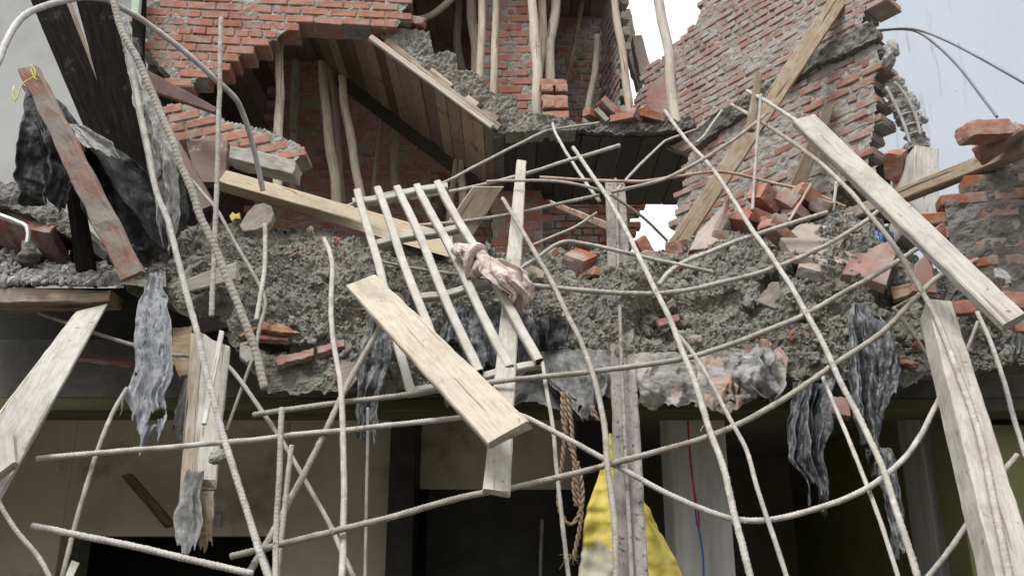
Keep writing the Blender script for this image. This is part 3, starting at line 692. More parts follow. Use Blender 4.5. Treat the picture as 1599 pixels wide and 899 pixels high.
def profile(name, tops, bots, Y, th, m, n=120, nv=16, amp=.03, fine=.012, parent=None, label=None, cat=None, tilt=0):
    """rough block: front face between two pixel polylines, carried th metres back"""
    def poly(pl, t):
        L_ = [0]
        for a, b in zip(pl, pl[1:]): L_.append(L_[-1] + math.hypot(a[0]-b[0], a[1]-b[1]))
        s = t*L_[-1]
        for i in range(len(pl)-1):
            if s <= L_[i+1] + 1e-6:
                k = (s-L_[i])/max(1e-6, L_[i+1]-L_[i]); return (pl[i][0]+(pl[i+1][0]-pl[i][0])*k, pl[i][1]+(pl[i+1][1]-pl[i][1])*k)
        return pl[-1]
    vs, fs = [], []; o_ = random.uniform(0, 99)
    rows = nv + 8
    for i in range(n+1):
        a, b = poly(tops, i/n), poly(bots, i/n)
        pt = None
        for j in range(rows+1):
            if j <= nv:
                t = j/nv; p = P(b[0]+(a[0]-b[0])*t, b[1]+(a[1]-b[1])*t, Y + tilt*t)
                p = p + Vector((0, -1, .3))*(amp*fb(p, 7, o_, 3) + fine*fb(p, 34, o_+5, 3)*1.6) + Vector((1, 0, 1))*fine*.7*nz(p, 28, o_+8)
                pt = p
            else:
                p = pt + Vector((0, th*(j-nv)/8, 0)); p.z += amp*.5*fb(p, 9, o_, 3)
            vs.append(p)
    for i in range(n):
        for j in range(rows):
            A = i*(rows+1)+j; fs.append((A, A+rows+1, A+rows+2, A+1))
    q = len(vs)
    for i in range(n+1): vs.append(vs[i*(rows+1)] + Vector((0, th, 0)))
    for i in range(n):
        fs.append((i*(rows+1), q+i, q+i+1, (i+1)*(rows+1))); fs.append((q+i, i*(rows+1)+rows, (i+1)*(rows+1)+rows, q+i+1))
    for i in (0, n): fs.append(tuple([i*(rows+1)+j for j in range(rows+1)] + [q+i]))
    o = make(name, vs, fs, m, Matrix.Translation(vs[0]), parent, False)
    return tag(o, label, cat)
profile('steps', [(596,50),(618,44),(645,44),(670,50),(673,70),(676,84),(700,78),(712,86),(714,108),(735,112),(756,118),(758,142),(778,148),(806,154),(812,196)],
        [(600,66),(640,96),(690,132),(740,172),(778,208),(800,210)], 6.6, 1.25, m_mud, n=170, nv=22, amp=.05, fine=.022, parent=st)
brick('red brick lying on the top stair beside the arch end', 650, 36, 6.62, (5, 12, 0), (.2, .11, .07), broken=.2)
ld = empty('stair_landing', P(930, 200, 6.6), 'thin broken concrete landing slab with dark shuttering boards under it', 'landing')
profile('slab', [(772,196),(800,186),(840,182),(870,190),(930,192),(1000,188),(1060,184),(1090,182)], [(772,214),(800,206),(850,206),(900,204),(960,208),(1010,208),(1050,204),(1092,200)], 6.6, 1.45, m_concd, n=150, nv=10, amp=.05, fine=.02, parent=ld)
vs, fs = [], []; zl = P(930, 208, 6.62).z; x = xat(770, 208, 6.62)
while x < 1.55:
    w = random.uniform(.13, .2)
    addbox(vs, fs, Matrix.Translation((x + w/2, 7.36, zl - .012 + random.uniform(-.004, .004))), w-.008, 1.4, .025, .003, .002); x += w
make('shuttering', vs, fs, m_formd, Matrix.Translation((.6, 7.3, zl)), ld)
profile('concrete_crust', [(800,176),(830,176),(860,180),(884,188),(900,194)], [(790,206),(820,208),(850,202),(880,204),(900,204)], 6.5, .2, m_mud, n=70, nv=14, amp=.05, fine=.02, parent=ld)
# right hand diagonal wall
YR = -47.8
RO = Vector((1.52, 6.6, 5.2)); RN = Vector((math.sin(R(YR)), -math.cos(R(YR)), 0))
def onwall(px, py, out=0.0):
    d = ray(px, py); t = ((RO-CAM).dot(RN) + out)/d.dot(RN); return (CAM + d*t)
def wy(px, py, out=0.0): return onwall(px, py, out).y
brick_wall('brick_wall', 'large upper red brick wall slanting up against the sky, right of centre', [(1105,-90),(1099,0),(1086,36),(1052,66),(1034,90),(1012,100),(1004,130),(990,150),(982,205),(1070,240),(1160,170),(1250,112),(1345,55),(1352,12),(1368,5),(1366,-90)],
           RO, yaw=R(YR), L=.172, H=.063, T=.23, mort=.014, smear=.32, seed=8, m=m_brick_dusty, roll=R(4))
brick_wall('brick_wall', 'lower mortar smeared brick wall with toothed right edge, below the concrete band', [(1075,238),(1165,168),(1250,110),(1362,58),(1370,72),(1378,100),(1364,125),(1370,160),(1366,195),(1360,225),(1356,262),(1346,300),(1330,360),(1100,430),(1050,395),(1055,318),(1066,290)],
           RO + RN*.02, yaw=R(YR), L=.19, H=.074, T=.23, mort=.022, smear=.55, seed=9, m=m_brick_dusty, push=.009, roll=R(3))
def wallstrip(name, label, tops, bots, out, th, m, **k):
    """like profile(), lying on the diagonal wall"""
    n = 110; nv = 10; vs, fs = [], []; o_ = random.uniform(0, 99)
    def poly(pl, t):
        s = t*(len(pl)-1); i = min(int(s), len(pl)-2); q = s-i
        return (pl[i][0]+(pl[i+1][0]-pl[i][0])*q, pl[i][1]+(pl[i+1][1]-pl[i][1])*q)
    for i in range(n+1):
        a, b = poly(tops, i/n), poly(bots, i/n)
        for j in range(nv+1):
            t = j/nv; p = onwall(b[0]+(a[0]-b[0])*t, b[1]+(a[1]-b[1])*t, out)
            p = p + RN*(.05*fb(p, 7, o_, 3) + .02*fb(p, 30, o_, 2)) + Vector((0, 0, 1))*.018*nz(p, 20, o_)
            if j in (0, nv): p = p - RN*(out + .03)
            vs.append(p)
    for i in range(n):
        for j in range(nv):
            A = i*(nv+1)+j; fs.append((A, A+nv+1, A+nv+2, A+1))
    return tag(make(name, vs, fs, m, Matrix.Translation(vs[0])), label, 'concrete band')
wallstrip('concrete_band', 'jagged dark grey concrete seam running diagonally across the right brick wall', [(1080,205),(1130,165),(1165,148),(1210,118),(1260,84),(1320,50),(1362,30)], [(1084,236),(1130,200),(1165,176),(1210,146),(1262,112),(1320,86),(1372,62)], .07, .1, m_concd)
pl = plate('painted_panel', 'flat pinkish red plaster patch low on the upper brick wall', [(1008,186),(1010,142),(1040,114),(1046,186)], [wy(1008,186,.02), wy(1010,142,.02), wy(1040,114,.02), wy(1046,186,.02)], .012, m_pink, cat='plaster patch')
# toothed broken end of the lower wall: bricks sticking out
for i, (x, y, s, lb) in enumerate([(1388,96,.6,'grey mortared brick end jutting from the top of the toothed wall edge'), (1394,76,.55,'rounded cemented brick end, topmost on the broken wall edge')]):
    chunk('mortar_lump', lb, x, y, wy(x, y)-.02, .055, m_conc, (1.3, .8, .7), cat='mortar lump')
brick_wall('brick_wall', 'mortar covered red brick wall at the right edge behind the board end', [(1470,318),(1520,282),(1604,240),(1720,190),(1720,560),(1560,470),(1482,400)], P(1560, 380, 3.95), yaw=R(-14), T=.11, smear=1.05, mort=.02, seed=11, m=m_brick_dusty, mm=m_mortard, push=.008)
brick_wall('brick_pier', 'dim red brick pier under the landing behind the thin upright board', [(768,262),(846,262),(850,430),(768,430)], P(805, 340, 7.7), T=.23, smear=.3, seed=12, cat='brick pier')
brick_wall('brick_wall', 'dark mortared brick wall in deep shade under the landing', [(690,255),(1046,262),(1040,290),(984,345),(984,440),(690,440)], P(900, 340, 8.9), T=.11, smear=.1, seed=13, m=m_brick_dusty, mm=m_mortard)  # dusty brick with dark mortar
# tilted wall remains against the sky
plate('wall_fragment', 'jagged strip of tilted plastered wall against the sky beside the pole', [(966,16),(984,14),(992,50),(1000,112),(1004,134),(996,136),(984,96),(972,52)], 7.5, .12, m_slabp, cat='wall fragment')
plate('wall_fragment', 'short tilted grey wall fragment with a square end, against the sky', [(988,56),(1002,55),(1016,106),(1012,118),(1002,124),(994,92)], 7.2, .14, m_slabp, cat='wall fragment')
pl = brick_wall('brick_ledge', 'broken sloping brick ledge hanging below the arch, left', [(258,160),(330,160),(352,186),(410,198),(474,226),(466,252),(450,262),(400,246),(330,226),(262,214)], P(370, 210, 5.9), yaw=R(2), roll=R(15), T=.24, smear=.22, seed=14, m=m_brick_bright, cat='brick ledge')
plank('timber_lintel', 'cement crusted timber under the broken brick ledge', (354, 226), (354, 246), (458, 272), (462, 250), 5.85, 5.85, .2, m_woodg, cat='lintel', rough=.008, raggedb=.02)

# ------------------------------------------------------------------ rubble heap over the beam
TOPP = [(190,420),(250,372),(340,350),(420,352),(520,368),(600,385),(700,394),(780,398),(830,405),(900,408),(1000,400),(1060,394),(1110,378),(1170,352),(1230,338),(1300,332),(1360,350),(1420,392),(1460,432),(1520,442),(1680,452)]
BOTP = [(190,450),(250,470),(290,490),(330,515),(385,570),(420,612),(560,614),(850,610),(900,600),(1230,596),(1440,592),(1500,580),(1680,576)]
PITS = [(860,522,34,26,.16), (1030,522,44,26,.18), (590,505,60,34,.14), (418,540,26,14,.12), (515,553,22,9,.10), (1205,452,20,14,.16), (330,500,30,18,.12), (640,520,40,30,.10), (1290,500,26,20,.06), (760,520,36,36,.10), (470,548,16,10,.06), (1120,486,30,12,.06), (1390,470,20,20,.10), (690,410,40,10,.06)]
def heap(px, v, raw=False):
    yt, yb = interp(TOPP, px), interp(BOTP, px) + 15*nz((px*.016, 3, 0), 1) + 9*nz((px*.06, 8, 0), 1)
    if v <= 1:
        Y = 4.04 + .10*v + .72*v**2.6; py = yb + (yt-yb)*v
        p = P(px, py, Y)
    else:
        py = yt; e = P(px, yt, 4.86); p = e + Vector(((e.x)*.45*(v-1), (v-1)*2.4, -(v-1)*.15))
    if raw: return p
    p0 = p
    if v <= 1:
        p = p + Vector((0, -.12, .05))*math.exp(-((px-985)/48)**2 - ((py-478)/38)**2)
        for (a, b, c, d, e) in PITS:
            t = ((px-a)/c)**2 + ((py-b)/d)**2
            if t < 6: p = p + Vector((0, e, -e*.1))*math.exp(-t*t*.6)
    q = p0
    calm = 1 if px > 540 or v > .34 else .55
    d = .15*fb(q, 2.4, 3, 3) + .13*(.35 - abs(fb(q, 5.5, 9, 3))) + calm*(.036*(.3-abs(fb(q, 10, 21, 2)))*1.6 + .016*(.28-abs(nz(q, 32, 33)))*2 + .015*nz(q, 66, 35) + .009*nz(q, 115, 38))
    d *= (.6 + .4*min(1, v*5)) if v < .2 else 1
    return p + Vector((.3*nz(q, 9, 51), -.75, .5))*d + Vector((.011*nz(q, 40, 61), 0, .011*nz(q, 40, 71)))
vs, fs = [], []; NU, NV = 1060, 225; x0, x1 = 200, 1680
for i in range(NU+1):
    px = x0 + (x1-x0)*i/NU
    for j in range(NV+1):
        v = 1.0*j/(NV*.84) if j <= NV*.84 else 1 + (j-NV*.84)/(NV*.16)
        vs.append(heap(px, v))
for i in range(NU):
    for j in range(NV):
        A = i*(NV+1)+j; fs.append((A, A+NV+1, A+NV+2, A+1))
# close the underside back to the beam
q = len(vs)
for i in range(NU+1):
    b = vs[i*(NV+1)]; vs.append(Vector((b.x, 4.3, max(b.z, 2.5) + .02)))
for i in range(NU): fs.append((i*(NV+1), q+i, q+i+1, (i+1)*(NV+1)))
tag(make('rubble_heap', vs, fs, m_mud, Matrix.Translation((0, 4.3, 2.9))), 'crumbly grey heap of wet concrete rubble across the floor edge', 'rubble', None, 'stuff')
vs, fs = [], []
rnd = random.Random(5)
for k in range(9000):
    px = rnd.uniform(215, 1640); v = rnd.random()**.8*1.12
    p = heap(px, v)
    if nz(p, 3.0, 81) < rnd.uniform(-.6, .3): continue
    s = rnd.choice((.004, .005, .006, .007, .008, .009, .011, .014))
    lump(vs, fs, p + Vector((0, -.15, .15))*s, s*rnd.uniform(.8, 1.3), 1, rnd.uniform(0, 99), (1, .85, .75), cut=.7)
for k in range(170):                        # larger clods, themselves crumbly
    px = rnd.uniform(230, 1630); v = .06 + rnd.random()*1.0
    if px < 540 and v < .34: continue
    p = heap(px, v); s = rnd.uniform(.022, .055)
    b0 = len(vs); o_ = rnd.uniform(0, 99)
    lump(vs, fs, p + Vector((0, -.05, -.1))*s, s, 3 if s > .035 else 2, o_, (1.1, .8, .75), cut=.5)
    for t in range(b0, len(vs)):
        q = vs[t]; n_ = (q-p).normalized(); vs[t] = q + n_*(.010*nz(q, 60, o_) + .016*(.25-abs(nz(q, 26, o_))))
tag(make('concrete_crumbs', vs, fs, m_mud, Matrix.Translation((0, 4.2, 2.9)), None, True), 'loose crumbs and clods of wet concrete scattered over the rubble heap', 'rubble', None, 'stuff')
vs, fs = [], []
for k in range(420):
    px = rnd.uniform(380, 1560); v = rnd.choice((rnd.uniform(.02, .3), rnd.uniform(.75, 1.1)))
    if px < 1050 and v > .5 and rnd.random() < .6: continue
    if nz((px*.012, v*3, 0), 1, 4) < rnd.uniform(-.2, .5): continue
    p = heap(px, v); s = rnd.choice((.008, .011, .015, .02, .028))
    lump(vs, fs, p + Vector((0, -.3, .2))*s, s, 1, rnd.uniform(0, 99), (1.4, .9, .6), cut=.6)
tag(make('brick_bits', vs, fs, m_brick_dusty, Matrix.Translation((0, 4.2, 2.9))), 'small red brick bits and chips mixed into the grey rubble', 'rubble', None, 'stuff')
def hp(px, py, out=0.0):
    """point on the heap's unroughened face at a pixel, out metres towards the viewer: returns its Y"""
    yt, yb = interp(TOPP, px), interp(BOTP, px); v = max(0, min(1, (py-yb)/(yt-yb)))
    return 4.04 + .10*v + .72*v**2.6 - out
# left ledge of gravel on a board
plank('ledge_board', 'mud covered board carrying gravel, sticking in from the left edge', (-60, 446), (-60, 474), (168, 470), (174, 452), 3.9, 3.95, .16, m_woodo, rough=.006, raggedb=.02)
vs, fs = [], []; rnd = random.Random(8)
TL = [(-80,330),(0,338),(40,380),(100,384),(150,395),(200,405),(260,372)]
for i in range(221):
    px = -80 + 340*i/220
    for j in range(71):
        v = j/70; py = 448 + (interp(TL, px)-448)*v; p = P(px, py, 3.93 + 1.3*v**1.4)
        p = p + Vector((0, -.6, .6))*(.05*fb(p, 5, 3, 3) + .03*(.3-abs(fb(p, 14, 8, 3))) + .015*fb(p, 40, 12, 2)); vs.append(p)
for i in range(220):
    for j in range(70):
        A = i*71+j; fs.append((A, A+71, A+72, A+1))
tag(make('rubble_bank', vs, fs, m_mud, Matrix.Translation((-3, 4.2, 3))), 'grey bank of mud and gravel on the ledge at the left', 'rubble', None, 'stuff')
vs, fs = [], []
for k in range(1100):
    px = rnd.uniform(-70, 170); v = rnd.random()**1.3*.75
    py = 448 + (interp(TL, px)-448)*v; p = P(px, py, 3.92 + 1.3*v**1.4)
    s = rnd.choice((.008, .01, .014, .018, .024)); lump(vs, fs, p + Vector((0, -.01, .02)), s, 1, rnd.uniform(0, 99), (1.2, .9, .7), cut=.45)
tag(make('gravel', vs, fs, m_gravel, Matrix.Translation((-3, 4, 3))), 'pale grey gravel strewn on the muddy board at the left', 'gravel', None, 'stuff')
#@PART3
# ------------------------------------------------------------------ timber poles
PG = 'rough timber props holding up the slabs'
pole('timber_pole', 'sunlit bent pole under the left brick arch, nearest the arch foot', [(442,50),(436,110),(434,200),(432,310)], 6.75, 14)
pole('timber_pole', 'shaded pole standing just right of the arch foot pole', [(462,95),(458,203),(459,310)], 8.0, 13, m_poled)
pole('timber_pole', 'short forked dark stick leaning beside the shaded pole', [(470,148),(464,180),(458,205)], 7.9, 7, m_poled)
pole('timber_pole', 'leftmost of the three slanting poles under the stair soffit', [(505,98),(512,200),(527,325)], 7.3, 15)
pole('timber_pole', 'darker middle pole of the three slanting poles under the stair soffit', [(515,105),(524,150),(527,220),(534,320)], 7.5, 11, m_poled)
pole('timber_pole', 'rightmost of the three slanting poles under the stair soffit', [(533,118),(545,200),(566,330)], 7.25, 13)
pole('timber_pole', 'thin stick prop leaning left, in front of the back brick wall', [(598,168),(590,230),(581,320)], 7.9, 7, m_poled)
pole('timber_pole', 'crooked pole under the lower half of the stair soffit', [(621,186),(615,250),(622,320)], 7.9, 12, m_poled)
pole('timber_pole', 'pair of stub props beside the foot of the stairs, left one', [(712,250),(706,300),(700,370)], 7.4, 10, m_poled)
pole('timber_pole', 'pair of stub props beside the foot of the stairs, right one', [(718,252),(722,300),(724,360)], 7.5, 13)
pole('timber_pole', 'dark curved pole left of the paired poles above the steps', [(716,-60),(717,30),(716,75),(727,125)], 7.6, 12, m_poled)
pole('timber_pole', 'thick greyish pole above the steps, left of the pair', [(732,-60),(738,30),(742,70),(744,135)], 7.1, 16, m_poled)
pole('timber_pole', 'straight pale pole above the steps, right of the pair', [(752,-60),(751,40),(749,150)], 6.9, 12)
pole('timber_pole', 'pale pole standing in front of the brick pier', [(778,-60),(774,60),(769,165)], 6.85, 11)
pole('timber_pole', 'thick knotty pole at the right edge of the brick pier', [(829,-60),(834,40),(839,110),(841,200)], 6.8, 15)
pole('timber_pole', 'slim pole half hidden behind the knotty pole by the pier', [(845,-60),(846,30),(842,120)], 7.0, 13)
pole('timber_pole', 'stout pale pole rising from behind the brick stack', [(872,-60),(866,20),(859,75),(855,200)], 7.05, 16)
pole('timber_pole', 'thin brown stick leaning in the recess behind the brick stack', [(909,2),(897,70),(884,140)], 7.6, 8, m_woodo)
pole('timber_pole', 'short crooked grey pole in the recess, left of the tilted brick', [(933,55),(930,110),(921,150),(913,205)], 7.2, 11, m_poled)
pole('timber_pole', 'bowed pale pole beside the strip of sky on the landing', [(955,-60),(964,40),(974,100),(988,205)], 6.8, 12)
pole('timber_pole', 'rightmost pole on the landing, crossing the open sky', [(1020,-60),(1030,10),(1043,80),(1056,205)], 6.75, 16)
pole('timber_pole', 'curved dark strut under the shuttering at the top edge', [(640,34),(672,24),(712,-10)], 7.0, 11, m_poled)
# ------------------------------------------------------------------ stacked and loose bricks
GS = 'bricks stacked on the landing'
yy = zat(196, 6.7); H = .073
lbl = ['lowest brick of the small stack on the landing', None]
rows = [('s', 'bottom brick of the small stack on the landing, below the two brick ends'), ('h', 'second course'), ('s', 'middle long brick of the small stack on the landing'), ('h', 'fourth course'), ('s', 'top brick of the small stack on the landing')]
for i, (kk, lb) in enumerate(rows):
    c = P(868 - i*1.0, 188 - i*13.0, 6.62)
    if kk == 's': brick(lb, 868 - i*1.2, 184 - i*12.6, 6.66, (0, 0, random.uniform(-4, 4)), (.225, .105, .068), m_brick_bright, GS)
    else:
        for s, w in ((-1, 'left'), (1, 'right')):
            brick('%s brick end of the %s pair in the stack on the landing' % (w, 'lower' if i == 1 else 'upper'), 868 - i*1.2 + s*10.6, 184 - i*12.6, 6.70, (0, 0, random.uniform(-5, 5)), (.105, .2, .068), m_brick_bright, GS)
GL = 'loose bricks on the landing'
brick('red brick tilted up on end among the rubble on the landing', 953, 172, 6.62, (0, 38, 20), m=m_brick_dusty, group=GL)
brick('bright broken brick at the left of the tilted brick on the landing', 926, 180, 6.66, (10, 5, 35), (.16, .11, .07), m_brick, GL, broken=.2)
plate('concrete_flake', 'grey flat flake leaning against the tilted brick on the landing', [(928,172),(934,167),(952,186),(946,190)], 6.58, .03, m_conc, cat='concrete flake')
brick('dusty broken brick lump beside the bowed pole on the landing', 992, 181, 6.6, (20, 15, 40), (.12, .11, .08), m_brick_dusty, GL, broken=.3)
brick('brick lying flat right of the broken lump on the landing', 1016, 184, 6.62, (0, 8, 12), m=m_brick_dusty, group=GL)
brick('low brick half buried left of the bowed pole on the landing', 972, 186, 6.6, (0, -4, -15), (.2, .1, .06), m_brick, GL)
brick('small brick bit on top of the flat brick on the landing', 1008, 174, 6.7, (0, 30, 30), (.1, .08, .06), m_brick, GL, broken=.3)
GR_ = 'loose bricks on the right hand timber'
brick('long orange brick lying on another brick at the right edge', 1537, 207, 3.68, (0, -7, 8), (.215, .12, .075), m_brick_bright, GR_)
brick('brown brick under the long orange brick at the right edge', 1560, 224, 3.76, (0, -24, -35), (.22, .11, .06), m_brick_dusty, GR_)
brick('sliver of red brick at the far right end of the timber', 1588, 209, 3.8, (0, 0, 20), (.09, .09, .05), m_brick, GR_)
GB = 'loose bricks in the rubble'
brick('dark red half brick left of the larger tilted brick below the landing', 867, 408, 4.78, (20, 35, 40), (.15, .1, .07), m_brick, GB, broken=.2)
brick('large tilted brick with a cemented face, centre of the rubble top', 905, 412, 4.66, (30, -28, 55), (.2, .13, .12), m_brick_dusty, GB, broken=.15)
brick('small orange brick bit right of the large tilted brick', 934, 428, 4.6, (0, 10, 30), (.1, .08, .05), m_brick_bright, GB, broken=.3)
brick('small bright brick leaning beside the gap of sky', 1004, 388, 4.8, (20, 55, 30), (.13, .1, .07), m_brick_bright, GB, broken=.2)
brick('cream dusted brick below the gap of sky', 1064, 388, 4.84, (5, -20, 50), (.2, .11, .1), m_brick_bright, GB, broken=.15)
brick('flat dusty brick under the curved rebar below the gap of sky', 1032, 404, 4.7, (5, 4, 12), (.24, .12, .05), m_brick_dusty, GB)
plate('wood_offcut', 'pale flat wood offcut lying left of the broken bricks', [(806,424),(822,410),(852,424),(848,434),(810,436)], 4.55, .03, m_wood, cat='offcut')
for (x, y, rot, d, br, mm, lb) in [
    (1198,314,(20,25,35),(.2,.13,.1),.2,m_brick,'reddish brick lump at the left end of the right hand brick pile'),
    (1228,320,(40,10,80),(.18,.12,.1),.3,m_brick_dusty,'grey coated brick in the middle of the right hand brick pile'),
    (1262,312,(10,30,20),(.2,.12,.09),.2,m_brick,'orange brick on the top of the right hand brick pile'),
    (1283,322,(30,-20,60),(.18,.11,.08),.25,m_brick_dusty,'dark red brick at the right of the right hand brick pile'),
    (1245,338,(0,15,40),(.17,.11,.08),.3,m_brick_dusty,'rounded dusty brick in the front of the right hand brick pile'),
    (1185,342,(15,10,25),(.19,.11,.08),.4,m_brick,'bright brick low at the left of the right hand brick pile'),
    (1160,352,(25,30,70),(.16,.11,.08),.3,m_brick_dusty,'pale red broken brick beside the slanting slab'),
    (1207,348,(5,-10,10),(.18,.1,.07),.3,m_brick_dusty,'half buried brick below the right hand brick pile'),
    (1130,372,(15,-15,60),(.15,.1,.08),.3,m_brick_dusty,'worn brick half sunk in the mud left of the slanting slab'),
    (1223,372,(10,32,25),(.27,.12,.06),.1,m_brick_bright,'orange edged brick slab sloping down to the right in the rubble'),
    (1252,412,(12,10,20),(.15,.1,.045),.3,m_brick_dusty,'flat pale brick piece in front of the grey slabs'),
    (1268,424,(35,25,-25),(.13,.1,.06),.3,m_brick_dusty,'broken brick wedge in front of the grey slabs'),
    (1484,385,(20,48,20),(.26,.12,.09),.1,m_brick,'red brick leaning against the pale right hand board'),
    (1590,472,(5,0,10),(.23,.11,.07),.0,m_brick_bright,'orange brick just above the lower end of the right hand board'),
    (1492,482,(5,0,-15),(.2,.1,.06),.2,m_brick,'dark red brick wedged behind the leaning post top'),
    (1400,262,(30,50,70),(.2,.11,.1),.2,m_brick_dusty,'brown brick leaning against the timber block, right'),
    ]:
    brick(lb, x, y, {1484: 4.1, 1590: 3.7, 1492: 4.0, 1400: 4.7}.get(x, hp(x, y, .14)), rot, d, mm, GB, broken=br)
GT = 'broken slabs of tile and plaster in the rubble'
plate('plaster_slab', 'grey slab leaning beside a red edge, right of the gap of sky', [(1090,362),(1140,310),(1134,372),(1122,385),(1076,392)], [4.7,4.85,4.7,4.6,4.6], .05, m_slabp, group=GT, mside=m_redp)
plate('tile_slab', 'red edged slab standing upright beside the grey leaning slab', [(1120,368),(1138,308),(1142,312),(1126,366)], 4.66, .06, m_redp, group=GT)
plate('tile_slab', 'reddish triangular slab lying behind the red edged slab', [(1136,335),(1160,352),(1168,366),(1128,366)], 4.75, .05, m_slabp, group=GT, mside=m_redp)
plate('plaster_slab', 'broad grey plaster slab lying sloped in front of the blue cloth', [(1218,372),(1250,350),(1340,354),(1352,372),(1335,402),(1310,424),(1262,408),(1240,402)], [4.42,4.62,4.62,4.5,4.36,4.26,4.3,4.36], .05, m_slabp, group=GT)
plate('tile_slab', 'pinkish slab sloping below the blue cloth', [(1314,428),(1330,398),(1390,376),(1400,392),(1388,432),(1384,446),(1345,432)], [4.2,4.34,4.4,4.36,4.2,4.16,4.18], .05, m_pink, group=GT)
plate('tile_slab', 'curved brown tile standing on edge behind the leaning post', [(1424,455),(1430,412),(1446,396),(1456,420),(1464,458)], 4.05, .03, m_pink, group=GT)
GRT = 'red tile pieces along the rubble front'
for (pp, lb, mm) in [
    ([(432,558),(462,551),(490,543),(489,555),(433,571)], 'large red tile piece jutting out at the lower left of the rubble', m_redp),
    ([(495,542),(538,530),(538,541),(496,552)], 'flat red tile piece behind the vertical rebar', m_redp),
    ([(390,516),(435,521),(452,527),(448,532),(392,528)], 'thin red tile sliver above the large jutting tile', m_redp),
    ([(1024,500),(1060,490),(1062,500),(1030,510)], 'dark red tile end in the hollow below the middle of the rubble', m_redp),
    ([(1122,550),(1180,544),(1186,550),(1140,556)], 'narrow red tile edge above the torn grey sheet', m_redp),
    ([(1004,558),(1024,552),(1026,557),(1008,560)], 'tiny red tile chip above the torn grey sheet', m_redp),
    ([(1204,548),(1218,540),(1232,560),(1226,592),(1214,594)], 'round pink tile piece at the right end of the torn grey sheet', m_pink),
    ([(880,480),(912,470),(918,468),(908,494),(876,494)], 'pale tile with a chamfered end, left of the dusty post', m_slabp),
    ([(1258,612),(1326,622),(1328,650),(1268,640)], 'pink plastic piece under the hanging black sheet, right', m_pink),
    ([(1480,512),(1580,515),(1584,522),(1540,530),(1484,530)], 'flat red brown slab projecting behind the leaning post', m_slabp),
    ([(1582,506),(1604,504),(1606,545),(1598,540)], 'pale brick red piece below the right hand board end', m_pink),
    ([(100,548),(210,562),(210,568),(100,556)], 'dark red brick edge in the shadow behind the left leaning plank', m_maroon)]:
    c = (sum(q[0] for q in pp)/len(pp), sum(q[1] for q in pp)/len(pp))
    yb = 4.2 if c[0] < 300 else hp(*c, .05)
    plate('tile_piece', lb, pp, [yb - .06*((q[1]-c[1])/20) for q in pp], .025, mm, cat='tile piece', group=GRT, mside=m_redp, edge=2.2)
for (x, y, s, mm, lb) in [(868,692-100,.03,m_conc,'x'),]:
    pass
for (pp, lb, mm) in [
    ([(346,500),(372,494),(440,506),(470,520),(440,520),(400,514),(376,526),(350,520)], 'crumpled rusty brown paper scrap above the thin red tile sliver', m_rustp),
    ([(270,512),(300,508),(304,580),(280,590),(268,560)], 'rotten bark like board standing in the shade left of the hanging board', m_woodo),
    ([(300,500),(350,492),(356,512),(306,524)], 'blackened wood piece lying in the hollow behind the ribbed rebars', m_woodd),
    ([(374,536),(392,532),(400,556),(386,566),(374,556)], 'grey mortar lump face in the hollow below the rusty paper', m_conc),
    ([(536,540),(556,530),(560,590),(540,612),(530,580)], 'weathered wood piece hanging behind the wavy rebar', m_woodg2),
    ([(1180,470),(1206,440),(1216,440),(1224,476),(1210,482)], 'grey wood splinter beside the dark hollow in the right rubble', m_woodg2),
    ([(1390,448),(1436,440),(1440,456),(1396,468)], 'brown wood chip under the pinkish slab', m_woodo)]:
    c = (sum(q[0] for q in pp)/len(pp), sum(q[1] for q in pp)/len(pp)); yb = hp(*c, .06)
    plate('debris_piece', lb, pp, [yb - .05*((q[1]-c[1])/20) + .03*nz((q[0]*.05, q[1]*.05, 0), 1) for q in pp], .02, mm, cat='debris piece', edge=3)
chunk('stone', 'dark angular stone on the gravel ledge at the left', 45, 402, 4.1, .055, m_concd, cat='stone')
chunk('stone', 'small smooth stone in the hollow under the rubble, right of centre', 1088, 532, 3.98, .03, m_slabp, cat='stone')
chunk('stone', 'rounded white lump beside the bent pipe on the left ledge', 52, 388, 4.3, .07, m_gwall, (1.2, .8, .8), cat='stone', cut=.15)
chunk('mortar_lump', 'rounded mud clod at the foot of the leftmost grille bar', 570, 410, hp(570, 410, .04), .06, m_mud, (1.3, .8, .6), cat='mortar lump')
# exposed column
kc = empty('broken_column', P(1412, 230, 5.5), 'broken concrete column stub with its rebar cage exposed, right of the toothed brick wall', 'column')
vs, fs = [], []
for (x, y, s) in [(1396,134,.06),(1402,146,.08),(1408,160,.09),(1414,172,.09),(1420,186,.085),(1426,198,.06),(1430,212,.07),(1434,226,.06),(1404,128,.035),(1390,140,.05),(1440,188,.035),(1424,170,.05),(1440,222,.05),(1426,236,.07)]:
    lump(vs, fs, P(x, y, 5.5), s*.95, 3, random.uniform(0, 99), (1, .8, 1), cut=.4)
make('concrete_core', vs, fs, m_conc, Matrix.Translation(P(1412, 230, 5.5)), kc)
for pts in ([(1396,128),(1414,150),(1430,182),(1438,212)], [(1384,136),(1396,160),(1410,190),(1422,226)]):
    vs, fs = [], []; tube(vs, fs, spline([P(x, y, 5.39) for x, y in pts], .02), .011, 8); make('bar', vs, fs, m_rebard, Matrix.Translation(vs[0]), kc, True)
for (x, y, w) in ((1416,182,15),(1423,198,15),(1428,212,15)):
    vs, fs = [], []; c = P(x, y, 5.47); r = w*depth(c)/F0
    tube(vs, fs, [c + Vector((math.cos(a)*r, math.sin(a)*r*.8, .15*r*math.cos(a))) for a in [i*math.pi/12 for i in range(25)]], .009, 8); make('stirrup', vs, fs, m_rebard, Matrix.Translation(c), kc, True)

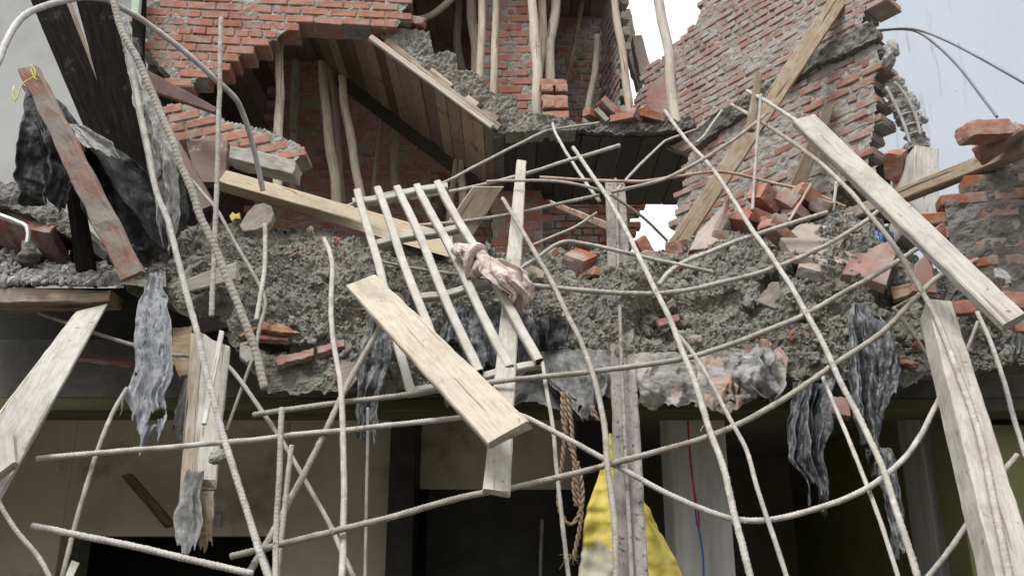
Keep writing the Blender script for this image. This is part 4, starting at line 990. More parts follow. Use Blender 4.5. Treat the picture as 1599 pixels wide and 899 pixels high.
# ------------------------------------------------------------------ planks and timbers
plank('plank', 'short thick pale plank leaning across the lower ends of the grille bars', (540,446), (586,428), (824,655), (762,694), 3.55, 3.05, .045, m_wood, rough=.0032, raggedb=.03, raggeda=.006)
plank('plank', 'long pale plank sloping down to the right edge, over the leaning post', (1238,188), (1273,178), (1602,488), (1568,506), 3.9, 3.15, .045, m_woodg, rough=.0032)
po = plank('leaning_post', 'thick pale square timber post leaning at the lower right with a rebar on its face', (1447,466), (1487,470), (1640,940), (1566,940), 3.62, 2.55, .12, m_woodg, cat='post', rough=.0032, Yc=None)
plank('plank', 'pale plank leaning down to the left edge, lower left', (118,486), (168,474), (-20,815), (-62,720), 3.95, 2.85, .035, m_woodg)
plank('plank', 'short board end overlapping the leaning plank at the left edge', (-30,700), (18,676), (22,720), (-30,760), 2.95, 2.9, .03, m_woodg)
plank('plank', 'long pale plank lying slanted on the left rubble, running under the grille', (340,284), (342,298), (700,402), (700,384), 4.5, 4.75, .12, m_wood, Yc=4.72, Yd=4.85, cat='plank')
plate('board', 'old dark board with a rounded end below the long slanted plank', [(374,352),(386,332),(398,320),(412,317),(424,322),(428,334),(424,346),(414,354),(398,360),(380,361)], [4.3,4.32,4.34,4.36,4.36,4.34,4.3,4.26,4.24,4.24], .04, m_woodg2, cat='board', edge=.6)
plate('wrapper', 'scrap of yellow and white wrapper behind the thick ribbed rebar', [(358,338),(363,331),(368,335),(374,332),(375,342),(368,341),(362,346)], 4.5, .01, m_yel, cat='wrapper', edge=2.5)
plank('frame_strip', 'pale green painted strip at the top beside the broad black beam', (206,-30), (220,-30), (216,26), (204,20), 6.1, 6.1, .05, m_pgreen, cat='frame strip')
plank('post', 'dark post behind the bent steel bar at the top left', (206,-30), (226,-30), (222,86), (206,80), 6.2, 6.2, .06, m_woodd, cat='post')
plank('plank', 'rounded plank end standing up behind the grille', (738,292), (786,292), (716,404), (660,404), 4.75, 4.95, .05, m_wood)
plank('board', 'thin upright cement splashed board in front of the brick pier', (807,249), (822,251), (797,768), (754,762), 5.0, 3.15, .025, m_woodg, seg=40, raggedb=.01)
# dusty post with a ridge: two faces meeting
ps = empty('dusty_post', P(985, 905, 3.1), 'tall dusty channel post with a raised ridge, standing in front of the yellow bag', 'post')
plank('web', '', (945,282), (962,282), (988,910), (964,910), 5.34, 3.1, .03, m_post, seg=50, parent=ps)
plank('flange', '', (960,281), (976,281), (1014,910), (986,910), 5.3, 3.06, .05, m_post, seg=50, parent=ps)
cable('ridge', None, [(961,279),(966,420),(972,600),(987,910)], (5.28, 4.36, 3.66, 3.04), 6, m_post, parent=ps)
plank('plank', 'red brown rough plank with cement clods leaning at the upper left, tied with yellow string', (28,108), (56,102), (222,424), (186,436), 3.6, 3.75, .05, m_woodr, rough=.008, raggedb=.02)
cable('string', 'yellow string knotted round the top of the red brown plank', [(22,135),(20,150),(24,158),(34,133),(46,124),(56,118),(54,108),(48,102),(54,122),(60,126)], 3.56, 2.2, m_string, cat='string')
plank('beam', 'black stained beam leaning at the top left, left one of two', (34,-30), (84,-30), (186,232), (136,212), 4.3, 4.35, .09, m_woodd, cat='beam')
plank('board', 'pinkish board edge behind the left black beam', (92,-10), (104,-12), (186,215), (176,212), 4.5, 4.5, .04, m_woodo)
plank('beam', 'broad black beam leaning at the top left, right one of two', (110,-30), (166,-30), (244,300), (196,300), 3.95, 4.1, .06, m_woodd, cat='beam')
plank('board', 'slim edge board along the right side of the broad black beam', (172,-20), (182,-20), (256,330), (244,330), 3.9, 4.0, .03, m_woodg)
plank('board', 'slanting maroon board with a lit upper edge, below the arch foot', (228,108), (226,138), (334,176), (338,168), 5.6, 5.5, .05, m_maroon)
plank('board', 'dark red board slanting down behind the thick ribbed rebar', (248,196), (262,190), (336,318), (308,330), 5.0, 4.7, .03, m_maroon)
plank('door_frame', 'maroon painted frame piece with paint scratches under the brick ledge', (290,220), (356,220), (352,284), (306,284), 5.75, 5.65, .06, m_maroon, cat='door frame')
plank('wood_offcut', 'short flat wood piece sticking out of the rubble behind the ribbed rebars, left', (264,444), (272,462), (370,436), (368,408), 4.05, 3.95, .03, m_woodg, raggedb=.02)
plank('timber_prop', 'long timber leaning diagonally across the right brick wall up to the top edge', (1312,-30), (1344,-30), (1066,392), (1040,384), wy(1200,100,.30)-.1, 4.95, .05, m_woodo, cat='prop', seg=40)
plank('stake', 'short square stake standing against the right brick wall', (1182,112), (1192,112), (1180,202), (1166,200), 4.9, 4.9, .05, m_woodo, cat='stake', raggeda=.01)
plank('post', 'brownish post leaning against the lower brick wall, behind the long pale plank', (1290,160), (1304,168), (1252,305), (1226,305), wy(1295,165,.1), wy(1240,300,.25), .05, m_woodo, cat='post')
tb = plank('timber_block', 'upright box shaped timber block with a pale yellowish end, right', (1429,227), (1466,232), (1468,350), (1424,350), 4.5, 4.45, .35, m_woodg, cat='timber block', raggeda=.004)
plank('board', 'dark grey board running back from the timber block', (1366,262), (1428,228), (1430,290), (1380,300), 5.4, 4.6, .03, m_woodd, Yc=4.6, Yd=5.3)
plank('timber', 'long grey timber running in from the right edge behind the pale plank', (1640,196), (1640,222), (1296,354), (1296,336), 3.6, 4.9, .06, m_woodo, cat='timber', seg=40)
plank('board', 'dark board lying below the long grey timber, behind the blue cloth', (1296,300), (1350,262), (1420,340), (1330,350), 5.2, 5.0, .03, m_woodd, Yc=4.7, Yd=4.9)
plank('flat_bar', 'rusty flat steel bar under the landing', (858,313), (861,321), (950,360), (948,347), 6.0, 5.2, .012, m_rust, cat='steel bar')
# slab remains at the left edge
rsl = plate('red_slab', 'red edged broken slab with mud on top, at the left edge', [(-40,312),(10,326),(60,346),(86,354),(78,364),(50,360),(10,346),(-40,332)], [4.3,4.25,4.2,4.15,4.13,4.15,4.2,4.25], .3, m_redp, cat='slab')
plate('slab_underside', '', [(-40,332),(10,346),(50,360),(78,364),(70,378),(30,376),(-40,362)], [4.26,4.21,4.16,4.14,4.3,4.34,4.4], .05, m_maroon, parent=rsl)
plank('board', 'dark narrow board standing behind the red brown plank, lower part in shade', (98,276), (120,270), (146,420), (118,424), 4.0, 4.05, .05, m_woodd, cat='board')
profile('mud_crust', [(-60,276),(20,285),(60,300),(100,330),(118,355)], [(-60,308),(10,322),(60,345),(90,360),(118,372)], 4.15, .6, m_mud, n=90, nv=14, amp=.06, label='layer of hardened mud on the red edged slab at the left', cat='mud')
cable('pipe', 'bright bent metal pipe along the red edged slab at the left', [(-30,326),(10,340),(30,348),(42,354),(45,364),(42,384)], 4.0, 8, m_steel, cat='pipe')
# hanging bundle of boards, left of centre
hb = empty('hanging_board', P(300, 870, 3.3), 'hanging broken board with torn cement sheets wrapped round it, left', 'hanging board')
plank('board', '', (318,520), (360,545), (338,752), (300,742), 3.75, 3.4, .03, m_woodg, parent=hb, raggedb=.03, raggeda=.03)
plank('board', '', (296,520), (318,520), (300,770), (280,770), 3.8, 3.42, .03, m_woodo, parent=hb, raggedb=.04)
plank('slat', '', (342,515), (350,517), (322,660), (314,660), 3.7, 3.35, .012, m_woodg, parent=hb)
rag('sheet', '', [(735,296,318,3.38),(800,272,314,3.34),(870,276,308,3.3)], m_rag, 2, .015, .3, 5, 24, 40, parent=hb, seed=31)
rag('sheet', '', [(745,312,336,3.42),(800,312,334,3.4),(880,308,330,3.36)], m_woodo, 1, .01, .3, 4, 16, 40, parent=hb, seed=32)
chunk('mortar_lump', 'mortar lump stuck on the rebar beside the hanging board', 340, 713, 3.3, .035, m_conc, cat='mortar lump')
#@PART4
# ------------------------------------------------------------------ steel grille
gr = empty('steel_grille', P(740, 600, 3.65), 'pale steel window grille of five square bars leaning on the rubble', 'window grille')
def sqbar(name, a, b, Ya, Yb, w, hollow=True):
    pa, pb = P(*a, Ya), P(*b, Yb); Mx = frame(pa if pa.z < pb.z else pb, pb-pa, Vector((0, -1, .4)))
    Mx.translation = (pa+pb)/2; s = w*depth(Mx.translation)/F0
    vs, fs = [], []; L_ = (pb-pa).length; k = 26; o_ = random.uniform(0, 99)
    xa = Mx.to_3x3().col[0]; ya = Mx.to_3x3().col[1]; za = Mx.to_3x3().col[2]; c = .14
    prof = [(-.5+c,-.5),(.5-c,-.5),(.5,-.5+c),(.5,.5-c),(.5-c,.5),(-.5+c,.5),(-.5,.5-c),(-.5,-.5+c)]
    for i in range(k+1):
        p = pa.lerp(pb, i/k) + ya*.004*math.sin(i*.33+o_) + za*.004*math.sin(i*.27+o_)
        for (u, v) in prof: vs.append(p + ya*u*s + za*v*s + Vector((nz(p, 40, o_+u), 0, nz(p, 40, o_+v)))*.0015)
    for i in range(k):
        for j in range(8): A = i*8+j; B = i*8+(j+1) % 8; fs.append((A, B, B+8, A+8))
    mi = [0]*len(fs)
    for e in (0, k):                          # hollow end: rim and a dark hole set back
        q = len(vs); dirx = (pa.lerp(pb, .04) - pa)*(1 if e == 0 else -1)
        base = pa if e == 0 else pb
        for (u, v) in prof: vs.append(base + ya*u*s*.74 + za*v*s*.74 + ya*.004*math.sin(e*.33+o_) + za*.004*math.sin(e*.27+o_))
        for (u, v) in prof: vs.append(base + dirx + ya*u*s*.74 + za*v*s*.74)
        for j in range(8):
            A = e*8+j; B = e*8+(j+1) % 8
            fs.append((A, B, q+(j+1) % 8, q+j)); mi.append(0)
            fs.append((q+j, q+(j+1) % 8, q+8+(j+1) % 8, q+8+j)); mi.append(1)
        fs.append(tuple(q+8+j for j in range(8))); mi.append(1)
    make(name, vs, fs, [m_grille, m_dark], Mx, gr, False, mi)
for a, b in (((559,298),(643,614)), ((589,296),(698,592)), ((621,293),(747,582)), ((652,290),(796,574)), ((683,286),(843,564))):
    sqbar('bar', a, b, 4.45, 3.62, 12.5)
for a, b, Y in (((552,318),(700,292),4.46), ((586,381),(722,356),4.28), ((654,468),(768,444),4.02), ((636,616),(846,568),3.68)):
    sqbar('crossbar', a, b, Y, Y-.02, 13)
# ------------------------------------------------------------------ rebars
rb = rebar
rb('thick steel bar arching over the top left corner in front of the brick arch', [(-12,110),(0,90),(8,70),(22,42),(42,22),(67,10),(93,3),(130,-3),(167,1),(187,12),(217,28),(253,54),(300,91),(340,128),(367,154),(380,180),(391,214),(401,250),(411,298)], 10.5, Y=(3.0, 4.3), m=m_pipe, ribs=False)
rb('thick ribbed rebar sweeping from the top left down to the left of the hooked bars', [(172,-30),(182,22),(193,54),(213,88),(227,118),(247,168),(267,214),(283,258),(302,302),(313,338),(333,382),(353,430),(370,470),(387,516),(400,553),(413,606)], 13, Y=(3.3, 3.25))
rb('thick cemented rebar running straight down left of the hanging board', [(197,67),(213,143),(230,227),(245,300),(263,347),(277,400),(293,463),(310,527),(327,600),(347,673),(364,730),(387,800),(402,850),(420,905)], 10.5, Y=(3.4, 2.95))
rb('upright ribbed rebar in front of the brick ledge, left of the arch foot pole', [(345,28),(343,130),(338,300),(334,400),(330,494)], 8.5, Y=(3.9, 3.75))
rb('short bar hooked behind the rounded dark board', [(414,350),(413,420),(407,460),(400,500)], 8, Y=(4.05, 3.85))
rb('thin bent bar wandering down beside the short hooked bar', [(270,262),(300,283),(318,303),(340,330),(373,390),(398,432),(414,470),(406,510),(400,545),(404,575),(416,606)], 6.5, Y=(4.4, 3.8), ribs=False)
rb('wavy vertical rebar hanging left of the grille, down to the bottom edge', [(506,372),(514,390),(519,423),(517,473),(518,513),(527,567),(532,600),(535,667),(537,750),(536,833),(533,905)], 9.5, Y=(4.1, 3.05))
rb('diagonal rebar sloping down to the left from under the pale plank', [(592,514),(543,600),(521,645),(477,736),(447,793),(420,842),(388,896)], 11, Y=(3.55, 3.1), wires=[(455,780,26)])
rb('long thin bar running down from the left shadow to the bottom edge', [(60,488),(140,517),(213,540),(270,553),(320,557),(350,567),(377,596),(400,628),(443,693),(477,750),(513,816),(533,860),(555,905)], 7.5, Y=(4.1, 3.2), ribs=False)
rb('long rebar crossing almost the whole width and sagging at the lower right', [(58,716),(160,706),(266,698),(399,686),(466,678),(540,671),(633,661),(733,651),(799,647),(820,651),(866,674),(943,716),(1033,766),(1100,796),(1146,810),(1199,811),(1265,797),(1332,773),(1385,740),(1425,700),(1458,640),(1472,612)], 9.5, dy=.03, wires=[(1146,810,22),(960,722,12)])
rb('ribbed rebar sloping down to the right at the bottom left', [(50,821),(150,840),(266,866),(395,895)], 11.5, Y=(3.05, 3.05))
rb('long rebar rising from the lower left to the right edge', [(360,868),(440,849),(543,824),(633,801),(733,773),(799,761),(866,746),(943,727),(1033,703),(1109,681),(1159,660),(1199,638),(1259,600),(1306,567),(1379,517),(1432,463),(1472,427),(1522,407),(1610,362)], 9.8, dy=.0, wires=[(520,830,20),(1432,463,12)])
rb('rusty rebar crossing behind the plank end and rising towards the right', [(395,648),(466,637),(533,628),(633,616),(700,605),(800,593),(900,583),(967,575),(1067,560),(1133,540),(1199,515),(1256,492),(1316,457),(1366,430),(1432,388)], 9, Y=[3.5,3.5,3.5,3.5,3.5,3.5,3.52,3.52,3.55,3.55,3.6,3.7,3.8,3.9,4.1], m=m_rebar)
rb('rebar running across the middle of the rubble and rising to the long pale plank', [(827,445),(900,452),(1013,459),(1067,454),(1133,440),(1199,421),(1242,405),(1299,378),(1349,347),(1374,326)], 8, dy=.03)
rb('arched bar rising over the broken bricks below the landing', [(800,432),(813,420),(843,400),(867,383),(880,378),(896,377),(950,388),(1007,402),(1067,415),(1113,425)], 7, Y=(4.1, 4.15))
rb('curved bar end rising to the right from the rubble below the gap of sky', [(1029,445),(1043,427),(1067,410),(1117,390),(1160,373),(1199,360),(1292,332)], 8, Y=(4.05, 4.4))
rb('long rebar curving down past the yellow bag from the middle', [(785,310),(800,335),(837,397),(867,450),(887,493),(907,533),(930,600),(943,660),(950,733),(959,816),(962,905)], 9, dy=-.04)
rb('long ribbed rebar sloping down from the landing to the bottom, right of the dusty post', [(895,230),(913,257),(943,300),(967,340),(993,390),(1020,447),(1047,500),(1067,553),(1087,602),(1109,673),(1132,740),(1149,813),(1172,905)], 9, dy=-.035, wires=[(1109,673,18),(1020,458,9)])
rb('thin bar dropping from the landing edge to the top of the dusty post', [(863,193),(867,207),(887,243),(923,297),(936,314)], 5.5, Y=(6.3, 4.7), ribs=False)
rb('smooth thin bar bending down right of the long ribbed rebar', [(1057,520),(1083,553),(1112,600),(1146,666),(1166,703),(1182,760),(1199,813),(1230,905)], 8, dy=-.01, ribs=False)
rb('long rebar from the landing end sloping down across the right rubble', [(1038,173),(1073,220),(1107,257),(1136,298),(1167,347),(1199,393),(1226,433),(1256,483),(1282,530),(1315,600),(1349,667),(1379,733),(1399,793),(1435,905)], 8.5, dy=-.035, wires=[(1256,490,10)])
rb('thin bar dropping to the bottom edge left of the hanging black strip', [(1284,586),(1290,600),(1312,653),(1345,736),(1375,813),(1404,905)], 7.5, dy=.06, ribs=False)
rb('ribbed rebar lying down the face of the leaning post', [(1142,164),(1199,197),(1266,243),(1326,297),(1359,337),(1399,387),(1439,453),(1464,500),(1499,590),(1531,686),(1551,783),(1578,905)], 8.5, Y=[5.2,4.9,4.55,4.15,3.95,3.75,3.54,3.46,3.215,2.975,2.77,2.55], wires=[(1439,453,12)])
rb('thin bar ending at the top of the long pale plank', [(1167,142),(1199,160),(1236,184),(1268,205)], 6.5, Y=(5.0, 4.4))
rb('thin upright bar in front of the stake on the right brick wall', [(1188,148),(1183,217),(1177,297),(1175,328)], 5.5, Y=4.75*1 and (4.75, 4.6), ribs=False)
rb('thin bar rising from behind the grille to the landing edge', [(537,323),(600,303),(687,287),(745,258),(800,230),(842,209),(860,203),(935,192)], 5, Y=(5.0, 6.4), ribs=False)
rb('bar crossing in front of the landing underside, rising to the right', [(640,310),(720,296),(800,277),(890,250),(968,227)], 6.5, Y=(4.9, 4.9), wires=[(905,247,8)])
rb('nearly level bar under the landing, drooping to the far right', [(843,277),(933,282),(1000,283),(1050,277),(1117,268),(1147,271),(1199,284),(1266,300),(1320,323)], 5.5, Y=(4.75, 4.8), m=m_rust)
rb('low thin bar bending down towards the top of the dusty post', [(760,284),(800,282),(867,283),(910,290),(946,299)], 5, Y=(4.7, 4.65), ribs=False)
rb('bar curving from the dusty post up to the stake at right', [(955,300),(1033,281),(1083,257),(1133,227),(1180,192),(1200,176)], 6, Y=(4.6, 4.9))
rb('thin kinked bar rising from the dusty post to the landing corner', [(963,297),(997,260),(1032,226),(1044,218),(1090,201)], 4.5, Y=(4.7, 6.3), ribs=False, m=m_rebard)
rb('short kinked bar beside the right end of the landing', [(1087,223),(1098,214),(1113,193),(1128,172)], 5, Y=(5.9, 5.9), ribs=False)
rb('thin grey bar slanting across the gap of sky', [(953,303),(987,327),(1013,347),(1042,376)], 5, Y=(4.7, 5.1), m=m_rebard, ribs=False)
rb('thin level bar crossing behind the grille to the dusty post', [(640,353),(700,348),(800,334),(870,319),(936,304)], 6, Y=(4.9, 4.7), ribs=False)
rb('short thin bar sloping up in the shade under the landing', [(833,382),(866,368),(900,353),(932,332)], 4.5, Y=(5.2, 5.4), ribs=False)
rb('ribbed bar hanging below the right hand board end', [(1526,487),(1549,540),(1569,600),(1585,657),(1602,715)], 8, Y=(3.7, 3.3))
rb('short bar crossing behind the leaning post at the lower right', [(1588,710),(1568,735),(1521,801),(1481,860),(1444,905)], 9, Y=(3.3, 3.2), ribs=False)
rb('short bar leaning between the leaning post and the right hand board', [(1527,502),(1509,548)], 6, Y=(3.75, 3.75), ribs=False, m=m_rebard)
rb('dull bar slanting down into the shade behind the leaning post', [(1396,480),(1416,507),(1446,552),(1462,590)], 6, Y=(3.85, 3.9), ribs=False, m=m_rebard)
rb('short bar end joining the crossing at the top of the leaning post', [(1394,482),(1438,459)], 5.5, Y=(3.9, 3.8), ribs=False)
rb('bar hanging below the plank end at the lower left edge', [(-6,770),(0,788),(27,830),(60,870),(80,905)], 8.5, Y=(2.95, 2.9))
rb('smooth flat bar sloping down left of the hanging blue grey sheet', [(198,606),(173,650),(150,710),(123,800),(95,905)], 8, Y=(3.5, 3.2), ribs=False)
rb('thick ribbed upright bar standing at the bottom, left of the wavy rebar', [(440,637),(436,733),(431,850),(430,905)], 10, Y=(3.1, 2.95), wires=[(432,848,9)])
rb('dull ribbed bar just behind the thick upright bar at the bottom', [(455,695),(447,766),(440,833),(433,900)], 9, Y=(3.25, 3.15), m=m_rebard)
rb('thin straight rod hanging from the black rag, right of the wavy rebar', [(575,636),(573,750),(570,905)], 5.5, Y=(3.6, 3.5), ribs=False, m=m_rebard)
rb('short bar crossing the bottom edge below the thick upright bar', [(386,800),(400,835),(425,905)], 8, Y=(3.2, 3.15))
rb('thin bar hanging from the corner of the grille past the rope', [(847,566),(852,600),(863,666),(873,766),(889,905)], 7.5, Y=(3.62, 3.3), ribs=False)
rb('thin bar slanting down left behind the hanging board', [(394,560),(380,600),(366,638),(353,673)], 6, Y=(3.7, 3.6), ribs=False)
rb('thin bar lying on the rubble behind the grille bars', [(593,408),(643,418),(710,428),(764,436)], 5.5, Y=(4.25, 4.3), ribs=False)
rb('thin short bar standing in the bricks left of the long grey timber', [(1306,284),(1302,318),(1297,350)], 5, Y=(4.7, 4.7), ribs=False)
rb('short stick like bar leaning in the right hand brick pile', [(1266,288),(1250,316),(1232,346)], 5, Y=(4.65, 4.6), ribs=False, m=m_rust)
plank('steel_strip', 'short flat end of a steel strip at the bottom left', (112,874), (124,878), (108,912), (96,912), 3.1, 3.05, .006, m_grille, cat='steel strip')
# ------------------------------------------------------------------ cables, wires, rope
GC = 'grey cables looping over the white wall'
cable('cable', 'upper grey cable arching over the white wall to the right edge', [(1276,88),(1332,62),(1370,50),(1412,45),(1440,49),(1482,66),(1532,92),(1610,136)], (6.0, 5.0), 3.6, m_cable, group=GC)
cable('cable', 'lower grey cable bending steeply down the white wall', [(1340,50),(1400,46),(1432,50),(1466,74),(1499,107),(1532,150),(1557,183)], (6.0, 5.2), 4, m_cable, group=GC)
cable('wire', 'blue insulated wire hanging in front of the plastered column', [(1076,690),(1080,730),(1085,780),(1088,815),(1092,828),(1098,870),(1099,905)], 4.55, 3.0, m_wireb, cat='wire', group='wires hanging by the column')
cable('wire', 'red insulated wire hanging in front of the plastered column', [(1074,655),(1076,690),(1079,730),(1086,775),(1091,806),(1091,824)], 4.53, 3.2, m_wirer, cat='wire', group='wires hanging by the column')
rp = empty('coir_rope', P(888, 620, 3.95), 'looped brown coir rope hanging from the beam beside the yellow bag', 'rope')
for pts in ([(880,612),(884,650),(880,700),(876,740)], [(886,612),(892,660),(896,700),(902,760),(908,800),(904,830),(896,870)], [(878,612),(880,660),(888,690),(897,720),(896,760),(900,790)],
            [(876,740),(872,780),(878,805),(890,818),(900,810),(908,790),(909,760),(901,720)], [(925,634),(930,648),(934,656)]):
    for ph in (0, math.pi):
        sp = spline([P(x, y, 3.9) for x, y in pts], .006); q = []
        for i, p in enumerate(sp): a = i*.62 + ph; q.append(p + Vector((math.cos(a), math.sin(a), .3*math.sin(a)))*.0052)
        vs, fs = [], []; tube(vs, fs, q, lambda t, s, a: .0062*(1 + .25*nz((s*90, a, ph), 1)), 6)
        make('strand', vs, fs, m_rope, Matrix.Translation(q[0]), rp, True)
vs, fs = [], []
for k in range(12): 
    x, y = (893 + random.uniform(-2, 2), 868)
    a = [P(x, y, 3.88)]; 
    for _ in range(4): a.append(a[-1] + Vector((random.uniform(-1, 1), random.uniform(-.5, .5), random.uniform(-1, .6)))*.018)
    tube(vs, fs, spline(a, .006), .0012, 4)
make('frayed_fibres', vs, fs, m_rope, Matrix.Translation(P(893, 868, 3.88)), rp, True)
# ------------------------------------------------------------------ rags and sheets
rag('hanging_sheet', 'grey blue torn sheet hanging in a long point, left of the hanging board', [(428,236,252,3.72),(470,226,266,3.66),(530,216,270,3.6),(590,204,270,3.55),(640,196,262,3.5),(715,176,256,3.45)], m_ragb, 3.2, .02, .38, 6, 60, 110, seed=1, tear=.15)
rag('hanging_sheet', 'small torn cement sheet beside the hanging board, left', [(590,290,322,3.75),(640,270,318,3.7),(700,268,300,3.65)], m_rag, 2, .02, .35, 6, 40, 60, seed=2)
rag('hanging_sheet', 'dark torn sheet twisting down behind the diagonal rebar', [(500,576,612,3.95),(560,556,606,3.9),(640,556,590,3.85),(725,558,586,3.8)], m_ragm, 2.4, .022, .35, 7, 44, 90, seed=3, tear=.2)
rag('hanging_sheet', 'dark folded sheet ending in a long point, right of the torn grey sheet', [(596,1236,1300,3.9),(640,1234,1292,3.84),(720,1230,1286,3.8),(760,1256,1296,3.78),(806,1262,1300,3.75)], m_ragm, 3.4, .045, .35, 5, 90, 110, seed=4)
rag('hanging_sheet', 'crumpled grey and black sheet flowing over the rubble edge, right', [(472,1326,1348,4.02),(510,1322,1372,3.92),(560,1324,1402,3.86),(620,1326,1398,3.82),(700,1346,1396,3.78),(745,1352,1392,3.75)], m_ragm, 4.4, .045, .42, 8, 100, 130, seed=5, tear=.12)
rag('hanging_sheet', 'narrow twisted black strip hanging to the bottom, right', [(700,1362,1392,3.78),(760,1372,1400,3.75),(830,1384,1412,3.7),(885,1396,1424,3.66)], m_ragm, 1.6, .02, .3, 6, 30, 90, seed=6)
rag('torn_sheet', 'broad torn grey cement sheet draped along the beam edge, right of the dusty post', [(550,990,1222,3.98),(585,990,1232,3.9),(620,994,1230,3.86),(664,992,1226,3.86)], m_ragt, 3.2, .045, .5, 7, 150, 70, seed=7, tear=.16, crumple=.028, top=14)
rag('torn_sheet', 'brown stained sheet flap on the torn grey sheet, between two rebars', [(560,1084,1150,3.92),(600,1088,1156,3.84),(648,1092,1160,3.83)], m_ragt, 2, .03, .35, 5, 50, 50, seed=41, tear=.1, crumple=.02, top=9)
rag('torn_sheet', 'curled grey sheet fold standing out at the right end of the torn grey sheet', [(540,1176,1212,3.9),(565,1150,1216,3.8),(600,1146,1222,3.78),(625,1160,1226,3.8)], m_rag, 2.2, .05, .35, 6, 50, 50, seed=42, crumple=.03, top=9)
rag('torn_sheet', 'torn grey sheet hanging on the beam edge, left of the dusty post', [(545,846,966,4.0),(590,850,962,3.94),(630,880,962,3.92),(668,900,962,3.92)], m_rag, 4, .03, .4, 6, 90, 70, seed=8, tear=.1)
rag('torn_sheet', 'short dirty sheet under the rubble behind the plank, left of the rope', [(590,690,860,4.0),(630,690,880,3.96),(650,700,880,3.95)], m_rag, 5, .02, .5, 6, 90, 40, seed=9, tear=.2)
rag('torn_sheet', 'sheet coloured dark as the shade of the hollow behind the grille foot', [(480,690,830,4.02),(540,680,840,3.98),(600,676,838,3.96)], m_ragm, 4, .03, .3, 6, 90, 60, seed=10, tear=.25)  # dark sheet colour stands for the shade inside this hollow
rag('black_sheet', 'black plastic sheet bunched behind the red brown plank, upper left', [(132,38,58,3.8),(170,34,84,3.78),(210,28,112,3.76),(270,26,140,3.74),(330,34,112,3.78)], m_ragd, 2.4, .05, .15, 8, 70, 90, seed=11, crumple=.016)
rag('black_sheet', 'black plastic sheet with a cement rim spread between plank and beams', [(150,62,84,3.9),(200,78,140,3.88),(240,100,210,3.86),(300,120,246,3.9),(400,170,262,4.0)], m_ragd, 2.2, .05, .08, 8, 80, 90, seed=12, crumple=.016)
rag('black_sheet', 'black sheet added as the deep shade behind the two thick rebars', [(60,176,214,4.2),(160,190,246,4.25),(260,196,290,4.3),(350,180,300,4.35),(410,160,262,4.3)], m_ragd, 2, .04, .05, 6, 70, 70, seed=15, crumple=.015)  # added sheet, its black standing in for the unlit depth behind
rag('cement_sheet', 'cement whitened sheet strip between the two thick rebars, upper left', [(30,186,200,3.6),(100,200,222,3.6),(180,214,252,3.62),(260,236,282,3.65),(330,246,276,3.7),(400,256,272,3.75)], m_ragw, 2.2, .02, .15, 6, 44, 130, seed=13, tear=.08)
rag('cement_sheet', 'white cement rim of the black sheet beside the beams', [(196,108,128,3.8),(225,124,180,3.76),(256,150,190,3.78)], m_ragw, 2, .03, .3, 7, 50, 50, seed=14)
# yellow bag
vs, fs = [], []; idx = {}
BL = [(676,952,956),(700,948,966),(740,934,984),(780,922,1006),(830,910,1032),(870,906,1050),(915,902,1070),(960,900,1080)]
n = 90
for j in range(81):
    v = j/80; py = 676 + 284*v
    a = interp([(q[0], q[1]) for q in BL], py); b = interp([(q[0], q[2]) for q in BL], py)
    for i in range(n):
        t = 2*math.pi*i/n; px = (a+b)/2 + (b-a)/2*math.cos(t)
        p = P(px, py, 3.95 - math.sin(t)*.09*(b-a)/160)
        f = .020*v*math.sin(7*t + 1.5*math.sin(v*3)) + .05*fb(p, 6, 3, 3) + .03*(.3 - abs(nz((p.x*.7, p.y, p.z*1.6), 9, 4)))*(.3+v) + .012*fb(p, 26, 5, 3)
        vs.append(p + Vector((0, -1, 0))*f + Vector((1, 0, 0))*.4*f*math.cos(t)); 
for j in range(80):
    for i in range(n):
        A = j*n+i; B = j*n+(i+1) % n; fs.append((A, B, B+n, A+n))
yb_ = make('yellow_bag', vs, fs, [m_yel, m_bagw], Matrix.Translation(P(980, 900, 3.95)), None, True, None)
for f in yb_.data.polygons:
    x, y = proj(WM[yb_.name] @ f.center)
    if y > 850 + 6*math.sin(x*.2) and x < 957: f.material_index = 1
tag(yb_, 'yellow woven plastic sack hanging in a cone behind the dusty post', 'sack')
# striped cloth tied round the right bars
def clothpart(pts, rad, seed, squash=.7, name='cloth', parent=None, pitch=.05, turn=1.0):
    sp = spline([P(*q) for q in pts], .0035); vs, fs = [], []
    o_ = seed*9.1
    L_ = len(sp)
    def rr(t, s, a):
        r0 = interp(rad, t)
        w_ = s/pitch + a/(2*math.pi)*turn + .35*nz((s*8, math.cos(a), math.sin(a)), 1, o_)
        saw = (w_ % 1.0)
        return r0*(.95 + .10*saw*min(1, (1-saw)*7) + .05*math.sin(3*a + s*20) + .22*nz((s*9, math.cos(a)*1.2, math.sin(a)*1.2), 1, o_) + .07*nz((s*30, math.cos(a)*3, math.sin(a)*3), 1, o_))
    tube(vs, fs, sp, rr, 36)
    o = make(name, vs, fs, m_cloth, Matrix.Translation(vs[0]), parent, True)
    me = o.data; uvl = me.uv_layers.new(name='stripe')
    for poly in me.polygons:
        for li in poly.loop_indices:
            vi = me.loops[li].vertex_index; k, i = divmod(vi, 36)
            uvl.data[li].uv = ((i if not (i == 0 and any(me.loops[q].vertex_index % 36 > 20 for q in poly.loop_indices)) else 36)/36*.30*turn + k*.0035/pitch*.30, k/L_)
    return o
ck = empty('striped_cloth', P(770, 420, 3.9), 'pale cloth with dull red stripes knotted round the right grille bar', 'cloth')
clothpart([(711,388,4.0),(722,394,3.98),(734,400,3.96),(744,404,3.95)], [(0,.03),(.4,.045),(1,.03)], 1, parent=ck, name='tail', pitch=.5, turn=5.0)
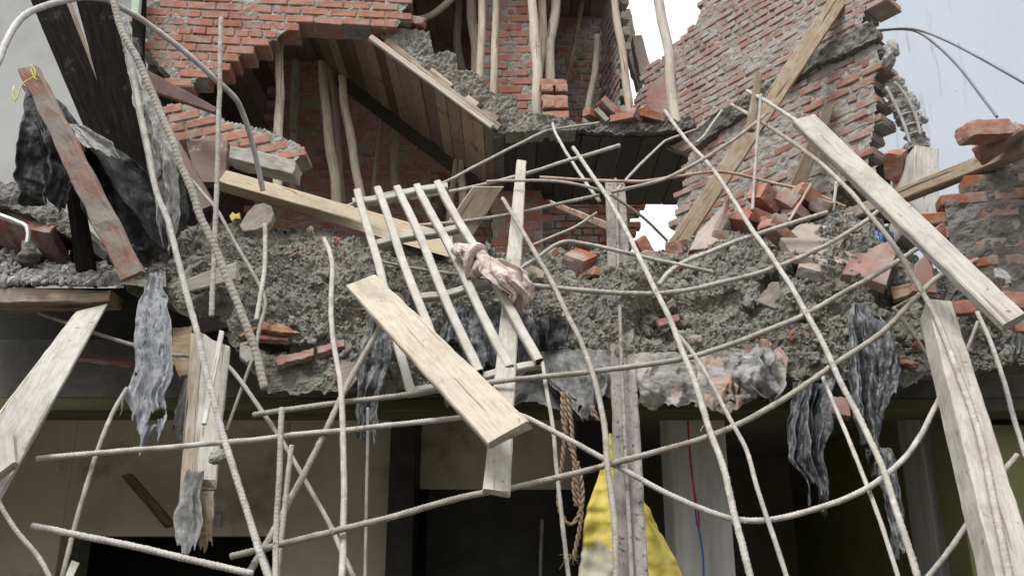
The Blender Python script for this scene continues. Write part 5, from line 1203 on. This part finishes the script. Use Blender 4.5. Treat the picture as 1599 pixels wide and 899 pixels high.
clothpart([(734,432,3.93),(731,412,3.90),(736,394,3.88),(745,386,3.88),(753,392,3.90),(756,404,3.92)], [(0,.02),(.5,.024),(1,.02)], 2, parent=ck, name='loop', pitch=.5, turn=5.0)
clothpart([(738,430,3.93),(750,416,3.9),(762,414,3.88),(778,424,3.86),(796,437,3.85),(812,444,3.86),(822,446,3.88)], [(0,.028),(.25,.045),(.38,.036),(.6,.066),(.85,.06),(1,.03)], 3, parent=ck, name='wrap')
clothpart([(746,392,3.90),(752,402,3.89),(760,412,3.88)], [(0,.026),(1,.034)], 6, parent=ck, name='wrap')
clothpart([(818,444,3.86),(818,456,3.86),(812,466,3.88),(808,478,3.9),(816,490,3.92)], [(0,.026),(.3,.036),(.7,.040),(1,.012)], 4, parent=ck, name='tail', pitch=.5, turn=5.0)
rag('drape', '', [(404,748,784,3.80),(424,752,820,3.765),(444,770,832,3.76),(464,798,834,3.79),(486,802,828,3.83)], m_cloth, 3, .022, .3, 5, 60, 60, seed=51, parent=ck, th=.004, crumple=.016, top=6)
rag('drape', '', [(384,708,726,3.97),(394,712,748,3.93),(404,722,752,3.92),(416,730,748,3.92)], m_cloth, 2, .018, .3, 4, 40, 40, seed=52, parent=ck, th=.004, crumple=.016)
rag('blue_cloth', 'crumpled faded blue cloth lying between the broken slabs', [(354,1352,1376,4.75),(370,1346,1392,4.66),(392,1340,1384,4.6)], m_blue, 2.5, .03, .2, 4, 40, 40, cat='cloth', seed=21, crumple=.02)
rag('plastic_scrap', 'grey plastic scrap caught under the right hand board', [(420,1556,1578,3.75),(436,1552,1580,3.7),(455,1560,1578,3.7)], m_rag, 2, .02, .4, 5, 30, 30, cat='plastic scrap', seed=22)
rag('plastic_scrap', 'torn grey plastic scrap below the end of the right hand board', [(520,1580,1606,3.75),(545,1584,1606,3.7),(562,1588,1604,3.7)], m_rag, 2, .02, .4, 5, 30, 30, cat='plastic scrap', seed=23)
rag('plastic_scrap', 'near-black sheet lining the hollow left of the dusty post', [(496,842,890,4.02),(530,840,884,3.98),(552,846,880,3.97)], m_ragd, 2, .03, .2, 6, 40, 40, cat='plastic scrap', seed=24)  # near-black sheet set into the pit
for k_, o in enumerate(sc.objects):
    if 'label' in o and not o['label']: del o['label']
